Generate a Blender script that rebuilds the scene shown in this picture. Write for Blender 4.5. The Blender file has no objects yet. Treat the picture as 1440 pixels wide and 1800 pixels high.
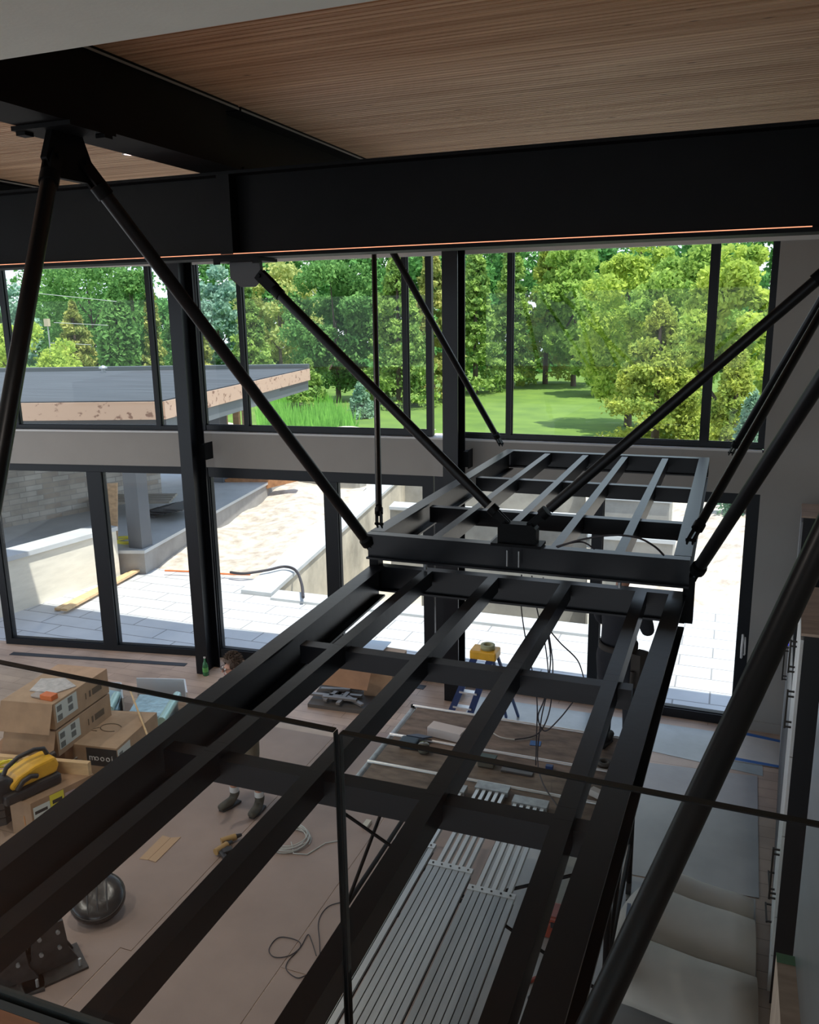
import bpy, math, random
import numpy as np
from mathutils import Vector, Matrix
random.seed(7)
S = bpy.context.scene
COL = S.collection

# ------------------------------------------------------------------ camera, world, sun, exposure
EYE = Vector((0, 0, 5.1))
FPX = 1478.47
YAW, PITCH, ROLL = .365786, .228006, -.0157422
cy, sy, cp, sp, cr, sr = (math.cos(YAW), math.sin(YAW), math.cos(PITCH), math.sin(PITCH), math.cos(ROLL), math.sin(ROLL))
FWD = Vector((-sy * cp, cy * cp, -sp))
R0 = Vector((cy, sy, 0))
U0 = R0.cross(FWD)
RT = cr * R0 + sr * U0
UP = -sr * R0 + cr * U0
cam_data = bpy.data.cameras.new('camera')
cam_data.sensor_fit = 'HORIZONTAL'
cam_data.sensor_width = 36
cam_data.lens = FPX / 1440 * 36
cam_data.clip_start = .05
cam_data.clip_end = 600
cam = bpy.data.objects.new('camera', cam_data)
M3 = Matrix((RT, UP, -FWD)).transposed()
cam.matrix_world = Matrix.Translation(EYE) @ M3.to_4x4()
COL.objects.link(cam)
S.camera = cam
S.view_settings.view_transform = 'Standard'
S.view_settings.look = 'None'
S.view_settings.gamma = 1
S.view_settings.use_curve_mapping = False
S.view_settings.exposure = 0.5
S.cycles.max_bounces = 10
S.cycles.diffuse_bounces = 6
S.cycles.transparent_max_bounces = 16
S.cycles.use_denoising = True
S.cycles.sample_clamp_indirect = 6
S.cycles.caustics_reflective = False
S.cycles.caustics_refractive = False

world = bpy.data.worlds.new('world')
S.world = world
world.use_nodes = True
nt = world.node_tree
bg = nt.nodes['Background']
SKY_STRENGTH = 1.25
bg.inputs['Strength'].default_value = SKY_STRENGTH
tc = nt.nodes.new('ShaderNodeTexCoord')
sep = nt.nodes.new('ShaderNodeSeparateXYZ')
nt.links.new(tc.outputs['Generated'], sep.inputs[0])
rampn = nt.nodes.new('ShaderNodeValToRGB')
rampn.color_ramp.elements[0].position = 0.0
rampn.color_ramp.elements[0].color = (.72, .84, .95, 1)
rampn.color_ramp.elements[1].position = .8
rampn.color_ramp.elements[1].color = (.30, .48, .85, 1)
nt.links.new(sep.outputs['Z'], rampn.inputs[0])
cl = nt.nodes.new('ShaderNodeTexNoise')
cl.inputs['Scale'].default_value = 3
cl.inputs['Detail'].default_value = 6
nt.links.new(tc.outputs['Generated'], cl.inputs['Vector'])
clr = nt.nodes.new('ShaderNodeValToRGB')
clr.color_ramp.elements[0].position = .45
clr.color_ramp.elements[1].position = .65
nt.links.new(cl.outputs['Fac'], clr.inputs[0])
mx = nt.nodes.new('ShaderNodeMixRGB')
mx.inputs[2].default_value = (.95, .97, 1, 1)
nt.links.new(clr.outputs[0], mx.inputs[0])
nt.links.new(rampn.outputs[0], mx.inputs[1])
nt.links.new(mx.outputs[0], bg.inputs['Color'])

SUN_ENERGY = 4.3
sun_data = bpy.data.lights.new('sun', 'SUN')
sun_data.energy = SUN_ENERGY
sun_data.angle = .01
sun_data.color = (1, .96, .88)
sun = bpy.data.objects.new('sun', sun_data)
SUN_TRAVEL = Vector((-.33, .15, -.93))
sun.rotation_euler = SUN_TRAVEL.to_track_quat('-Z', 'Y').to_euler()
sun.location = (8, -6, 25)
COL.objects.link(sun)

# ------------------------------------------------------------------ measuring helpers
def ray(x, y):
    return (FWD + RT * ((x - 720) / FPX) - UP * ((y - 900) / FPX)).normalized()
def atz(x, y, z):                                  # where a sight line meets the level z
    d = ray(x, y)
    return EYE + d * ((z - EYE.z) / d.z)
def atY(x, y, Y):
    d = ray(x, y)
    return EYE + d * (Y / d.y)
def atX(x, y, X):
    d = ray(x, y)
    return EYE + d * (X / d.x)

# ------------------------------------------------------------------ materials
MATS = {}
def mat(name, color, rough=.6, metal=0, spec=.5, var=0, vscale=8, stretch=(1, 1, 1), color2=None, bump=0, bscale=40, emit=None, estr=0, coat=0):
    if name in MATS: return MATS[name]
    m = bpy.data.materials.new(name)
    m.use_nodes = True
    t = m.node_tree
    b = t.nodes['Principled BSDF']
    b.inputs['Base Color'].default_value = (*color, 1)
    b.inputs['Roughness'].default_value = rough
    b.inputs['Metallic'].default_value = metal
    b.inputs['Specular IOR Level'].default_value = spec
    if coat: b.inputs['Coat Weight'].default_value = coat
    if emit:
        b.inputs['Emission Color'].default_value = (*emit, 1)
        b.inputs['Emission Strength'].default_value = estr
    if var or bump or color2:
        c = t.nodes.new('ShaderNodeTexCoord')
        mp = t.nodes.new('ShaderNodeMapping')
        mp.inputs['Scale'].default_value = stretch
        t.links.new(c.outputs['Object'], mp.inputs[0])
    if var or color2:
        n = t.nodes.new('ShaderNodeTexNoise')
        n.inputs['Scale'].default_value = vscale
        n.inputs['Detail'].default_value = 5
        n.inputs['Roughness'].default_value = .6
        t.links.new(mp.outputs[0], n.inputs['Vector'])
        r = t.nodes.new('ShaderNodeValToRGB')
        r.color_ramp.elements[0].position = .3
        r.color_ramp.elements[1].position = .7
        c2 = color2 or tuple(max(0, v * (1 - var)) for v in color)
        c1 = color if color2 else tuple(min(1, v * (1 + var * .6)) for v in color)
        r.color_ramp.elements[0].color = (*c2, 1)
        r.color_ramp.elements[1].color = (*c1, 1)
        t.links.new(n.outputs['Fac'], r.inputs[0])
        t.links.new(r.outputs[0], b.inputs['Base Color'])
    if bump:
        n2 = t.nodes.new('ShaderNodeTexNoise')
        n2.inputs['Scale'].default_value = bscale
        n2.inputs['Detail'].default_value = 4
        t.links.new(mp.outputs[0], n2.inputs['Vector'])
        bp = t.nodes.new('ShaderNodeBump')
        bp.inputs['Strength'].default_value = bump
        bp.inputs['Distance'].default_value = .02
        t.links.new(n2.outputs['Fac'], bp.inputs['Height'])
        t.links.new(bp.outputs[0], b.inputs['Normal'])
    MATS[name] = m
    return m

def brick_mat(name, c1, c2, mortar, bw, bh, msize, rough=.8, off=.5, rot=0, var=.4, nscale=2.5, plane='xy'):
    m = bpy.data.materials.new(name)
    m.use_nodes = True
    t = m.node_tree
    b = t.nodes['Principled BSDF']
    b.inputs['Roughness'].default_value = rough
    c = t.nodes.new('ShaderNodeTexCoord')
    mp = t.nodes.new('ShaderNodeMapping')
    if plane == 'xz': mp.inputs['Rotation'].default_value = (math.radians(90), 0, 0)
    else: mp.inputs['Rotation'].default_value = (0, 0, rot)
    t.links.new(c.outputs['Object'], mp.inputs[0])
    br = t.nodes.new('ShaderNodeTexBrick')
    br.inputs['Scale'].default_value = 1
    br.inputs['Color1'].default_value = (*c1, 1)
    br.inputs['Color2'].default_value = (*c2, 1)
    br.inputs['Mortar'].default_value = (*mortar, 1)
    br.inputs['Brick Width'].default_value = bw
    br.inputs['Row Height'].default_value = bh
    br.inputs['Mortar Size'].default_value = msize
    br.inputs['Mortar Smooth'].default_value = .1
    br.offset = off
    t.links.new(mp.outputs[0], br.inputs['Vector'])
    n = t.nodes.new('ShaderNodeTexNoise')
    n.inputs['Scale'].default_value = nscale
    n.inputs['Detail'].default_value = 6
    t.links.new(mp.outputs[0], n.inputs['Vector'])
    mr = t.nodes.new('ShaderNodeMapRange')
    mr.inputs['From Min'].default_value = .3
    mr.inputs['From Max'].default_value = .7
    mr.inputs['To Min'].default_value = 1 - var
    mr.inputs['To Max'].default_value = 1 + var * .3
    t.links.new(n.outputs['Fac'], mr.inputs['Value'])
    ml = t.nodes.new('ShaderNodeMixRGB')
    ml.blend_type = 'MULTIPLY'
    ml.inputs[0].default_value = 1
    t.links.new(br.outputs['Color'], ml.inputs[1])
    t.links.new(mr.outputs[0], ml.inputs[2])
    t.links.new(ml.outputs[0], b.inputs['Base Color'])
    return m

steel = mat('black_steel', (.0035, .0045, .007), .34, 0, .30, var=.35, vscale=3, bump=.03, bscale=15)
rod_m = mat('rod_black', (.004, .0045, .0055), .38, 0, .28)
steel_b = mat('black_steel_dull', (.004, .0045, .005), .5, 0, .12, var=.3, vscale=4)
frame_m = mat('black_frame', (.007, .009, .012), .4, 0, .3)
frame_w = mat('sill_white', (.62, .62, .60), .6)
wallm = mat('wall_paint', (.33, .315, .29), .85, var=.04, vscale=2)
wallm2 = mat('wall_paint_warm', (.36, .32, .26), .85, var=.05, vscale=2)
white_m = mat('white_paint', (.72, .72, .70), .6)
soffit_m = mat('drywall', (.80, .90, .86), .9, var=.06, vscale=1.5, bump=.05, bscale=60)
card = mat('cardboard', (.36, .23, .14), .8, var=.18, vscale=5, bump=.05, bscale=80)
card2 = mat('cardboard_pale', (.44, .30, .19), .8, var=.15, vscale=6, bump=.05, bscale=80)
card_dk = mat('cardboard_brown', (.30, .16, .08), .8, var=.15, vscale=5)
label_m = mat('label_paper', (.62, .68, .66), .6)
ink = mat('ink', (.03, .03, .03), .7)
ink_g = mat('ink_grey', (.12, .09, .06), .8)
yellow = mat('yellow_plastic', (.78, .42, .03), .4, var=.15, vscale=12)
ylw2 = mat('yellow_label', (.75, .68, .06), .6)
ylw_rope = mat('yellow_hose', (.85, .75, .08), .5)
blackp = mat('black_plastic', (.02, .02, .022), .45)
rubber = mat('rubber', (.015, .015, .015), .7)
alu = mat('aluminium', (.55, .58, .60), .38, .7, .5, var=.25, vscale=3, stretch=(2, .2, 1))
alu_l = mat('aluminium_bright', (.70, .72, .73), .35, .6)
galv = mat('galvanised', (.42, .44, .45), .45, .6, .5, var=.3, vscale=14)
plydeck = mat('dirty_plywood', (.19, .145, .115), .75, var=.55, vscale=4, stretch=(1, 2.5, 1), bump=.05)
ply = mat('plywood', (.58, .38, .22), .7, var=.25, vscale=3, stretch=(1, 5, 5))
lumber = mat('pine_lumber', (.70, .48, .26), .7, var=.2, vscale=3, stretch=(.5, 6, 6))
blue_m = mat('ladder_blue', (.02, .05, .16), .5)
blue_tape = mat('blue_tape', (.03, .12, .35), .6)
green_glass = mat('bottle_green', (.03, .16, .06), .15)
foil = mat('foil_film', (.42, .62, .72), .25, .3, .6, var=.3, vscale=7, bump=.3, bscale=25)
red_m = mat('red_plastic', (.30, .05, .025), .5, var=.3, vscale=9)
orange_m = mat('orange_plastic', (.65, .16, .04), .5)
cable_m = mat('cable_dark', (.035, .03, .035), .6)
cable_w = mat('cable_white', (.5, .5, .47), .6)
leather = mat('black_leather', (.03, .03, .032), .28, 0, .6, var=.3, vscale=6, bump=.2, bscale=12)
conc = mat('concrete', (.36, .35, .32), .85, var=.3, vscale=1.2, bump=.1, bscale=12)
conc_tan = mat('concrete_stained', (.52, .47, .38), .85, var=.4, vscale=.9, bump=.1, bscale=12)
coping_m = mat('coping_stone', (.52, .54, .55), .7, var=.1, vscale=2)
gravel = mat('gravel_ground', (.70, .64, .56), .95, color2=(.36, .30, .24), vscale=3.5, bump=.8, bscale=9)
rampaper = mat('kraft_paper', (.56, .51, .45), .7, var=.12, vscale=2)
skin_m = mat('skin', (.48, .25, .17), .55)
hair_m = mat('hair_brown', (.07, .045, .03), .7, bump=.5, bscale=60)
cloth_k = mat('cloth_black', (.012, .013, .018), .85, bump=.2, bscale=20)
cloth_tan = mat('cloth_khaki', (.16, .13, .09), .85, bump=.2, bscale=25)
boot_m = mat('boot_olive', (.07, .065, .05), .65, var=.2, vscale=14)
sock_m = mat('sock_white', (.6, .6, .6), .8)

# oak floor: planks with long grain
def plank_mat(name, base, dark, pw, plen, rot, rough=.45):
    m = brick_mat(name, base, tuple(v * .82 for v in base), dark, plen, pw, .0025, rough, .37, rot, .3, 2.0)
    return m
oak = plank_mat('oak_planks', (.55, .40, .30), (.14, .09, .06), .19, 1.9, 0)

def slat_material():
    m = bpy.data.materials.new('cedar_slats')
    m.use_nodes = True
    t = m.node_tree; b = t.nodes['Principled BSDF']
    b.inputs['Roughness'].default_value = .6
    c = t.nodes.new('ShaderNodeTexCoord')
    mp = t.nodes.new('ShaderNodeMapping'); mp.inputs['Scale'].default_value = (.45, 14, 1)
    t.links.new(c.outputs['Object'], mp.inputs[0])
    n = t.nodes.new('ShaderNodeTexNoise'); n.inputs['Scale'].default_value = 1.6; n.inputs['Detail'].default_value = 4
    t.links.new(mp.outputs[0], n.inputs['Vector'])
    r = t.nodes.new('ShaderNodeValToRGB')
    r.color_ramp.elements[0].position = .3; r.color_ramp.elements[0].color = (.56, .33, .19, 1)
    r.color_ramp.elements[1].position = .72; r.color_ramp.elements[1].color = (.95, .71, .48, 1)
    t.links.new(n.outputs['Fac'], r.inputs[0])
    mp2 = t.nodes.new('ShaderNodeMapping'); mp2.inputs['Scale'].default_value = (2.2, 10, 1)
    t.links.new(c.outputs['Object'], mp2.inputs[0])
    v = t.nodes.new('ShaderNodeTexVoronoi'); v.inputs['Scale'].default_value = 1.0
    t.links.new(mp2.outputs[0], v.inputs['Vector'])
    r2 = t.nodes.new('ShaderNodeValToRGB')
    r2.color_ramp.elements[0].position = .03; r2.color_ramp.elements[0].color = (.12, .06, .04, 1)
    r2.color_ramp.elements[1].position = .09; r2.color_ramp.elements[1].color = (1, 1, 1, 1)
    t.links.new(v.outputs['Distance'], r2.inputs[0])
    ml = t.nodes.new('ShaderNodeMixRGB'); ml.blend_type = 'MULTIPLY'; ml.inputs[0].default_value = .85
    t.links.new(r.outputs[0], ml.inputs[1]); t.links.new(r2.outputs[0], ml.inputs[2])
    t.links.new(ml.outputs[0], b.inputs['Base Color'])
    return m
slat_m = slat_material()

def glass_mat(name, tint, refl, rough=.0, clear=.93):
    m = bpy.data.materials.new(name)
    m.use_nodes = True
    t = m.node_tree
    for n in list(t.nodes): t.nodes.remove(n)
    o = t.nodes.new('ShaderNodeOutputMaterial')
    tr = t.nodes.new('ShaderNodeBsdfTransparent'); tr.inputs[0].default_value = (*tint, 1)
    gl = t.nodes.new('ShaderNodeBsdfGlossy'); gl.inputs['Roughness'].default_value = rough
    gl.inputs[0].default_value = (1, 1, 1, 1)
    fr = t.nodes.new('ShaderNodeLayerWeight'); fr.inputs['Blend'].default_value = .5
    pw = t.nodes.new('ShaderNodeMath'); pw.operation = 'POWER'; pw.inputs[1].default_value = 4
    t.links.new(fr.outputs['Facing'], pw.inputs[0])
    mr = t.nodes.new('ShaderNodeMapRange'); mr.inputs['To Min'].default_value = refl; mr.inputs['To Max'].default_value = .7
    t.links.new(pw.outputs[0], mr.inputs['Value'])
    ms = t.nodes.new('ShaderNodeMixShader')
    t.links.new(mr.outputs[0], ms.inputs[0])
    t.links.new(tr.outputs[0], ms.inputs[1]); t.links.new(gl.outputs[0], ms.inputs[2])
    t.links.new(ms.outputs[0], o.inputs[0])
    return m
win_glass = glass_mat('window_glass', (.93, .96, .95), .018)
guard_glass = glass_mat('guard_glass', (.92, .95, .94), .007)
glass_edge = mat('glass_edge', (.008, .011, .011), .25, 0, .3)

def leaf_mat(name, c1, c2, trans=.35):
    m = bpy.data.materials.new(name)
    m.use_nodes = True
    t = m.node_tree
    for n in list(t.nodes): t.nodes.remove(n)
    o = t.nodes.new('ShaderNodeOutputMaterial')
    c = t.nodes.new('ShaderNodeTexCoord')
    n = t.nodes.new('ShaderNodeTexNoise'); n.inputs['Scale'].default_value = .9; n.inputs['Detail'].default_value = 5
    n.inputs['Roughness'].default_value = .8
    t.links.new(c.outputs['Object'], n.inputs['Vector'])
    r = t.nodes.new('ShaderNodeValToRGB')
    r.color_ramp.elements[0].position = .35; r.color_ramp.elements[0].color = (*c2, 1)
    r.color_ramp.elements[1].position = .65; r.color_ramp.elements[1].color = (*c1, 1)
    t.links.new(n.outputs['Fac'], r.inputs[0])
    d = t.nodes.new('ShaderNodeBsdfDiffuse'); tl = t.nodes.new('ShaderNodeBsdfTranslucent')
    t.links.new(r.outputs[0], d.inputs[0]); t.links.new(r.outputs[0], tl.inputs[0])
    ms = t.nodes.new('ShaderNodeMixShader'); ms.inputs[0].default_value = trans
    t.links.new(d.outputs[0], ms.inputs[1]); t.links.new(tl.outputs[0], ms.inputs[2])
    t.links.new(ms.outputs[0], o.inputs[0])
    return m

# ------------------------------------------------------------------ mesh builder
class MB:
    def __init__(s): s.v = []; s.f = []; s.s = []
    def add(s, vs, fs, smooth=False):
        o = len(s.v); s.v += [tuple(v) for v in vs]
        s.f += [tuple(i + o for i in f) for f in fs]; s.s += [smooth] * len(fs); return s
    def box(s, a, b):
        (x0, y0, z0), (x1, y1, z1) = a, b
        return s.hexa([(x0, y0, z0), (x1, y0, z0), (x1, y1, z0), (x0, y1, z0), (x0, y0, z1), (x1, y0, z1), (x1, y1, z1), (x0, y1, z1)])
    def hexa(s, p):
        return s.add(p, [(0, 3, 2, 1), (4, 5, 6, 7), (0, 1, 5, 4), (1, 2, 6, 5), (2, 3, 7, 6), (3, 0, 4, 7)])
    def bar(s, p0, p1, w, h, up=(0, 0, 1)):        # rectangular bar; w sideways, h along up
        p0, p1 = Vector(p0), Vector(p1); d = (p1 - p0).normalized()
        a = d.cross(Vector(up)).normalized() * (w / 2); u = a.cross(d).normalized() * (h / 2)
        return s.hexa([p0 - a - u, p0 + a - u, p1 + a - u, p1 - a - u, p0 - a + u, p0 + a + u, p1 + a + u, p1 - a + u])
    def cyl(s, p0, p1, r, n=12, r2=None, cap=True):
        p0, p1 = Vector(p0), Vector(p1); d = (p1 - p0).normalized()
        a = d.orthogonal().normalized(); b = d.cross(a); r2 = r if r2 is None else r2
        vs = [p0 + (a * math.cos(2 * math.pi * i / n) + b * math.sin(2 * math.pi * i / n)) * r for i in range(n)]
        vs += [p1 + (a * math.cos(2 * math.pi * i / n) + b * math.sin(2 * math.pi * i / n)) * r2 for i in range(n)]
        s.add(vs, [(i, (i + 1) % n, n + (i + 1) % n, n + i) for i in range(n)], True)
        if cap: s.add(vs, [tuple(range(n - 1, -1, -1)), tuple(range(n, 2 * n))])
        return s
    def tube(s, pts, r, n=7):
        pts = [Vector(p) for p in pts]; prev = None; rings = []
        for i, p in enumerate(pts):
            d = (pts[min(i + 1, len(pts) - 1)] - pts[max(i - 1, 0)]).normalized()
            a = d.orthogonal().normalized() if prev is None else (prev - d * prev.dot(d)).normalized()
            prev = a; b = d.cross(a)
            rings.append([p + (a * math.cos(2 * math.pi * k / n) + b * math.sin(2 * math.pi * k / n)) * r for k in range(n)])
        vs = [v for rg in rings for v in rg]
        fs = [(i * n + k, i * n + (k + 1) % n, (i + 1) * n + (k + 1) % n, (i + 1) * n + k) for i in range(len(pts) - 1) for k in range(n)]
        s.add(vs, fs, True)
        return s.add(rings[0] + rings[-1], [tuple(range(n - 1, -1, -1)), tuple(range(n, 2 * n))])
    def prism(s, poly, off):                       # polygon swept along a vector
        n = len(poly); off = Vector(off); a = [Vector(p) for p in poly]
        return s.add(a + [p + off for p in a], [tuple(range(n - 1, -1, -1)), tuple(range(n, 2 * n))] + [(i, (i + 1) % n, n + (i + 1) % n, n + i) for i in range(n)])
    def lathe(s, c, prof, n=20, axis=(0, 0, 1)):   # profile of (radius, height)
        c = Vector(c); d = Vector(axis).normalized(); a = d.orthogonal().normalized(); b = d.cross(a)
        vs = [c + d * h + (a * math.cos(2 * math.pi * k / n) + b * math.sin(2 * math.pi * k / n)) * r for r, h in prof for k in range(n)]
        fs = [(i * n + k, i * n + (k + 1) % n, (i + 1) * n + (k + 1) % n, (i + 1) * n + k) for i in range(len(prof) - 1) for k in range(n)]
        return s.add(vs, fs, True)
    def ibeam(s, p0, p1, h, w, tf=.014, tw=.01):   # top of the top flange runs p0 -> p1
        p0, p1 = Vector(p0), Vector(p1); z = Vector((0, 0, 1))
        s.bar(p0 - z * tf / 2, p1 - z * tf / 2, w, tf)
        s.bar(p0 - z * (h - tf / 2), p1 - z * (h - tf / 2), w, tf)
        return s.bar(p0 - z * h / 2, p1 - z * h / 2, tw, h - 2 * tf)
    def build(s, name, m, parent=None, bevel=0):
        me = bpy.data.meshes.new(name)
        me.from_pydata(s.v, [], s.f); me.update()
        me.polygons.foreach_set('use_smooth', s.s)
        me.materials.append(m)
        o = bpy.data.objects.new(name, me); COL.objects.link(o)
        if parent is not None: o.parent = parent; o.matrix_parent_inverse = parent_inv(parent)
        if bevel:
            md = o.modifiers.new('bevel', 'BEVEL'); md.width = bevel; md.segments = 2; md.limit_method = 'ANGLE'
        return o
def parent_inv(p):
    w = Matrix.LocRotScale(p.location, p.rotation_euler, None)
    q = p
    while q.parent is not None:
        q = q.parent
        if q.type == 'EMPTY': w = Matrix.LocRotScale(q.location, q.rotation_euler, None); break
    return (w if p.type == 'EMPTY' or p.parent is not None else Matrix.Identity(4)).inverted()
def tag(o, label=None, cat=None, group=None, kind=None):
    if label: o['label'] = label
    if cat: o['category'] = cat
    if group: o['group'] = group
    if kind: o['kind'] = kind
    return o
def empty(name, loc, label, cat, group=None):
    o = bpy.data.objects.new(name, None); o.location = loc; o.empty_display_size = .1
    COL.objects.link(o); return tag(o, label, cat, group)
def struct(name, mb, m):
    return tag(mb.build(name, m), kind='structure')
def local(o_parent, name, mb, m, bevel=0):         # a part given in its thing's own coordinates
    o = mb.build(name, m, None, bevel); o.parent = o_parent; return o
def copy_tree(o, parent=None):
    c = o.copy(); COL.objects.link(c)
    if parent is not None: c.parent = parent
    for ch in [x for x in bpy.data.objects if x.parent == o]: copy_tree(ch, c)
    return c
def text(body, size, m, parent, mtx, name='lettering', ext=.0015):
    cu = bpy.data.curves.new(name, 'FONT'); cu.body = body; cu.size = size; cu.extrude = ext
    cu.align_x = 'LEFT'; cu.materials.append(m)
    tmp = bpy.data.objects.new(name, cu); me = bpy.data.meshes.new_from_object(tmp); bpy.data.objects.remove(tmp)
    if not me.materials: me.materials.append(m)
    o = bpy.data.objects.new(name, me); COL.objects.link(o)
    o.parent = parent; o.matrix_parent_inverse = Matrix.Identity(4) if parent.type == 'EMPTY' else Matrix.Identity(4)
    o.matrix_local = mtx
    return o

# ------------------------------------------------------------------ SHELL
struct('floor', MB().prism([(5, -4, -.15), (5, 10.72, -.15), (-3.7, 10.70, -.15), (-7.0, 10.47, -.15), (-12.02, 9.61, -.15), (-14, 9.27, -.15), (-14, -4, -.15)][::-1], (0, 0, .15)), oak)

ZC = 6.48
slats = MB()
y = 2.3
while y < 10.42:
    slats.box((-13, y, ZC), (4.2, y + .036, ZC + .022)); y += .048
struct('ceiling', slats, slat_m)
struct('ceiling', MB().box((-13.2, 2.0, ZC + .03), (4.4, 10.6, ZC + .25)), mat('ceiling_backing', (.02, .016, .013), .9))
# dropped drywall ceiling of the upper floor the camera stands on
struct('ceiling', MB().box((-13, -3, 6.0), (4.2, 2.52, 6.6)), soffit_m)
# upper floor with its thick edge
struct('floor', MB().box((-13, -4, 3.45), (4.2, 1.15, 3.6)), mat('upper_floor_wood', (.36, .15, .07), .5, var=.2, vscale=4, stretch=(1, 8, 1)))
struct('wall_front', MB().box((-13, 1.0, 3.0), (4.2, 1.148, 3.449)), white_m)
struct('wall_right', MB().box((1.475, -4, 0), (1.675, 10.3, 6.48)), wallm2)

# ------------------------------------------------------------------ WINDOW WALL, three straight lengths between the posts
FACETS = {'A': ((-12.0, 9.463), (-7.0, 10.32)), 'B': ((-7.0, 10.32), (-3.7, 10.55)), 'C': ((-3.7, 10.55), (.40, 10.5))}
class Facet:
    def __init__(s, k):
        a, b = FACETS[k]; s.a = Vector((*a, 0)); b = Vector((*b, 0)); s.L = (b - s.a).length
        s.t = (b - s.a) / s.L; s.n = Vector((-s.t.y, s.t.x, 0))
    def p(s, u, n, z): return s.a + s.t * u + s.n * n + Vector((0, 0, z))
    def box(s, mb, u0, u1, n0, n1, z0, z1):
        return mb.hexa([s.p(u0, n0, z0), s.p(u1, n0, z0), s.p(u1, n1, z0), s.p(u0, n1, z0), s.p(u0, n0, z1), s.p(u1, n0, z1), s.p(u1, n1, z1), s.p(u0, n1, z1)])
FA, FB, FC = Facet('A'), Facet('B'), Facet('C')
TW = .22
for F, nm, u0, u1 in ((FA, 'wall_back_left', -1.2, FA.L), (FB, 'wall_back_middle', 0, FB.L), (FC, 'wall_back_right', 0, FC.L)):
    w = MB()
    F.box(w, u0, u1, 0, TW, 3.0, 3.50)
    F.box(w, u0, u1, 0, TW, 5.97, 6.5)
    if F is FC: F.box(w, FC.L + .0, FC.L + 1.2, 0, TW, 0, 6.5)
    if F is FA: F.box(w, u0, .2, 0, TW, 0, 6.5)
    struct(nm, w, wallm)
tr = MB()
FC.box(tr, FC.L + .03, FC.L + 1.0, -.016, -.001, 0, .13)
struct('baseboard_back', tr, wallm)
# window boards under the upper windows
for i, (F, u0, u1) in enumerate(((FA, -1.2, FA.L), (FB, 0, FB.L), (FC, 0, FC.L - .02))):
    t_ = MB(); F.box(t_, u0, u1, -.02, TW, 3.501, 3.525); struct('trim_%d' % (i + 1), t_, frame_w)

def window(idx, F, u0, u1, z0, z1, mull, fw=.06, name='window', sill=None, depth=.10, n0=.06):
    """outer frame, mullions and one pane per bay"""
    fr = MB()
    F.box(fr, u0, u1, n0, n0 + depth, z0, z0 + fw)
    F.box(fr, u0, u1, n0, n0 + depth, z1 - fw, z1)
    F.box(fr, u0, u0 + fw, n0, n0 + depth, z0 + fw, z1 - fw)
    F.box(fr, u1 - fw, u1, n0, n0 + depth, z0 + fw, z1 - fw)
    root = struct('%s_%d' % (name, idx), fr, frame_m)
    edges = [u0 + fw]
    for m, w in mull:
        b = MB(); F.box(b, m - w / 2, m + w / 2, n0 - .01, n0 + depth, z0 + fw + .001, z1 - fw - .001)
        b.build('mullion', frame_m, root)
        edges += [m - w / 2, m + w / 2]
    edges.append(u1 - fw)
    for a, b_ in zip(edges[::2], edges[1::2]):
        g = MB()
        F_a, F_b = F.p(a + .002, n0 + .05, z0 + fw), F.p(b_ - .002, n0 + .05, z0 + fw)
        g.add([F_a, F_b, F.p(b_ - .002, n0 + .05, z1 - fw), F.p(a + .002, n0 + .05, z1 - fw)], [(0, 1, 2, 3)])
        g.build('pane', win_glass, root)
        bd = MB()                                   # slim inner glazing bead with a pale edge
        for q in ((a, b_, z0 + fw, z0 + fw + .012), (a, b_, z1 - fw - .012, z1 - fw), (a, a + .012, z0 + fw + .012, z1 - fw - .012), (b_ - .012, b_, z0 + fw + .012, z1 - fw - .012)):
            F.box(bd, q[0], q[1], n0 + .03, n0 + .048, q[2], q[3])
        bd.build('bead', frame_m, root)
    return root
for i, (F, u0, u1) in enumerate(((FA, -1.2, FA.L), (FB, 0, FB.L), (FC, 0, FC.L + 1.0))):
    t_ = MB(); F.box(t_, u0, u1, -.03, -.001, 5.85, 5.99); struct('trim_%d' % (i + 4), t_, frame_w)
window(1, FA, -1.0, FA.L - .12, 3.53, 5.96, [(1.88, .07), (4.22, .07)])
window(2, FB, -.21, FB.L - .01, 3.53, 5.96, [(.535, .07), (2.93, .07)], fw=.08)
window(3, FC, .25, FC.L, 3.53, 5.96, [(1.03, .07), (3.43, .085)])
d1 = window(1, FA, 1.22, FA.L - .13, -.01, 3.0, [(3.10, .24)], fw=.11, name='door', depth=.14, n0=.03)
d2 = window(2, FB, -.27, FB.L, -.01, 3.0, [(1.80, .20)], fw=.15, name='door', depth=.14, n0=.03)
d3 = window(3, FC, .02, FC.L, -.01, 3.0, [(2.22, .13)], fw=.13, name='door', depth=.14, n0=.03)
for F, d, u in ((FB, d2, -.19), (FC, d3, FC.L - .07)):
    h = MB()
    h.tube([F.p(u, .03, .93), F.p(u, -.03, .96), F.p(u - .004, -.045, 1.08), F.p(u, -.03, 1.2), F.p(u, .03, 1.23)], .014, 8)
    h.tube([F.p(u + .03, .03, .97), F.p(u + .035, -.01, 1.0), F.p(u + .03, -.012, 1.17), F.p(u + .03, .03, 1.2)], .01, 6)
    h.build('door_handle', white_m, d)
# thermostat on the wall by the right door
th = empty('thermostat', FC.p(FC.L + .42, -.02, 1.24), 'small wall thermostat with a blue lit screen beside the far right door', 'thermostat')
b = MB(); FC.box(b, FC.L + .37, FC.L + .46, -.022, 0, 1.17, 1.27); b.build('case', mat('thermo_case', (.3, .3, .3), .5), th)
b = MB(); FC.box(b, FC.L + .385, FC.L + .45, -.026, -.022, 1.18, 1.26); b.build('screen', mat('blue_screen', (.01, .01, .2), .4, emit=(.02, .03, 1), estr=.9), th)

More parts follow.
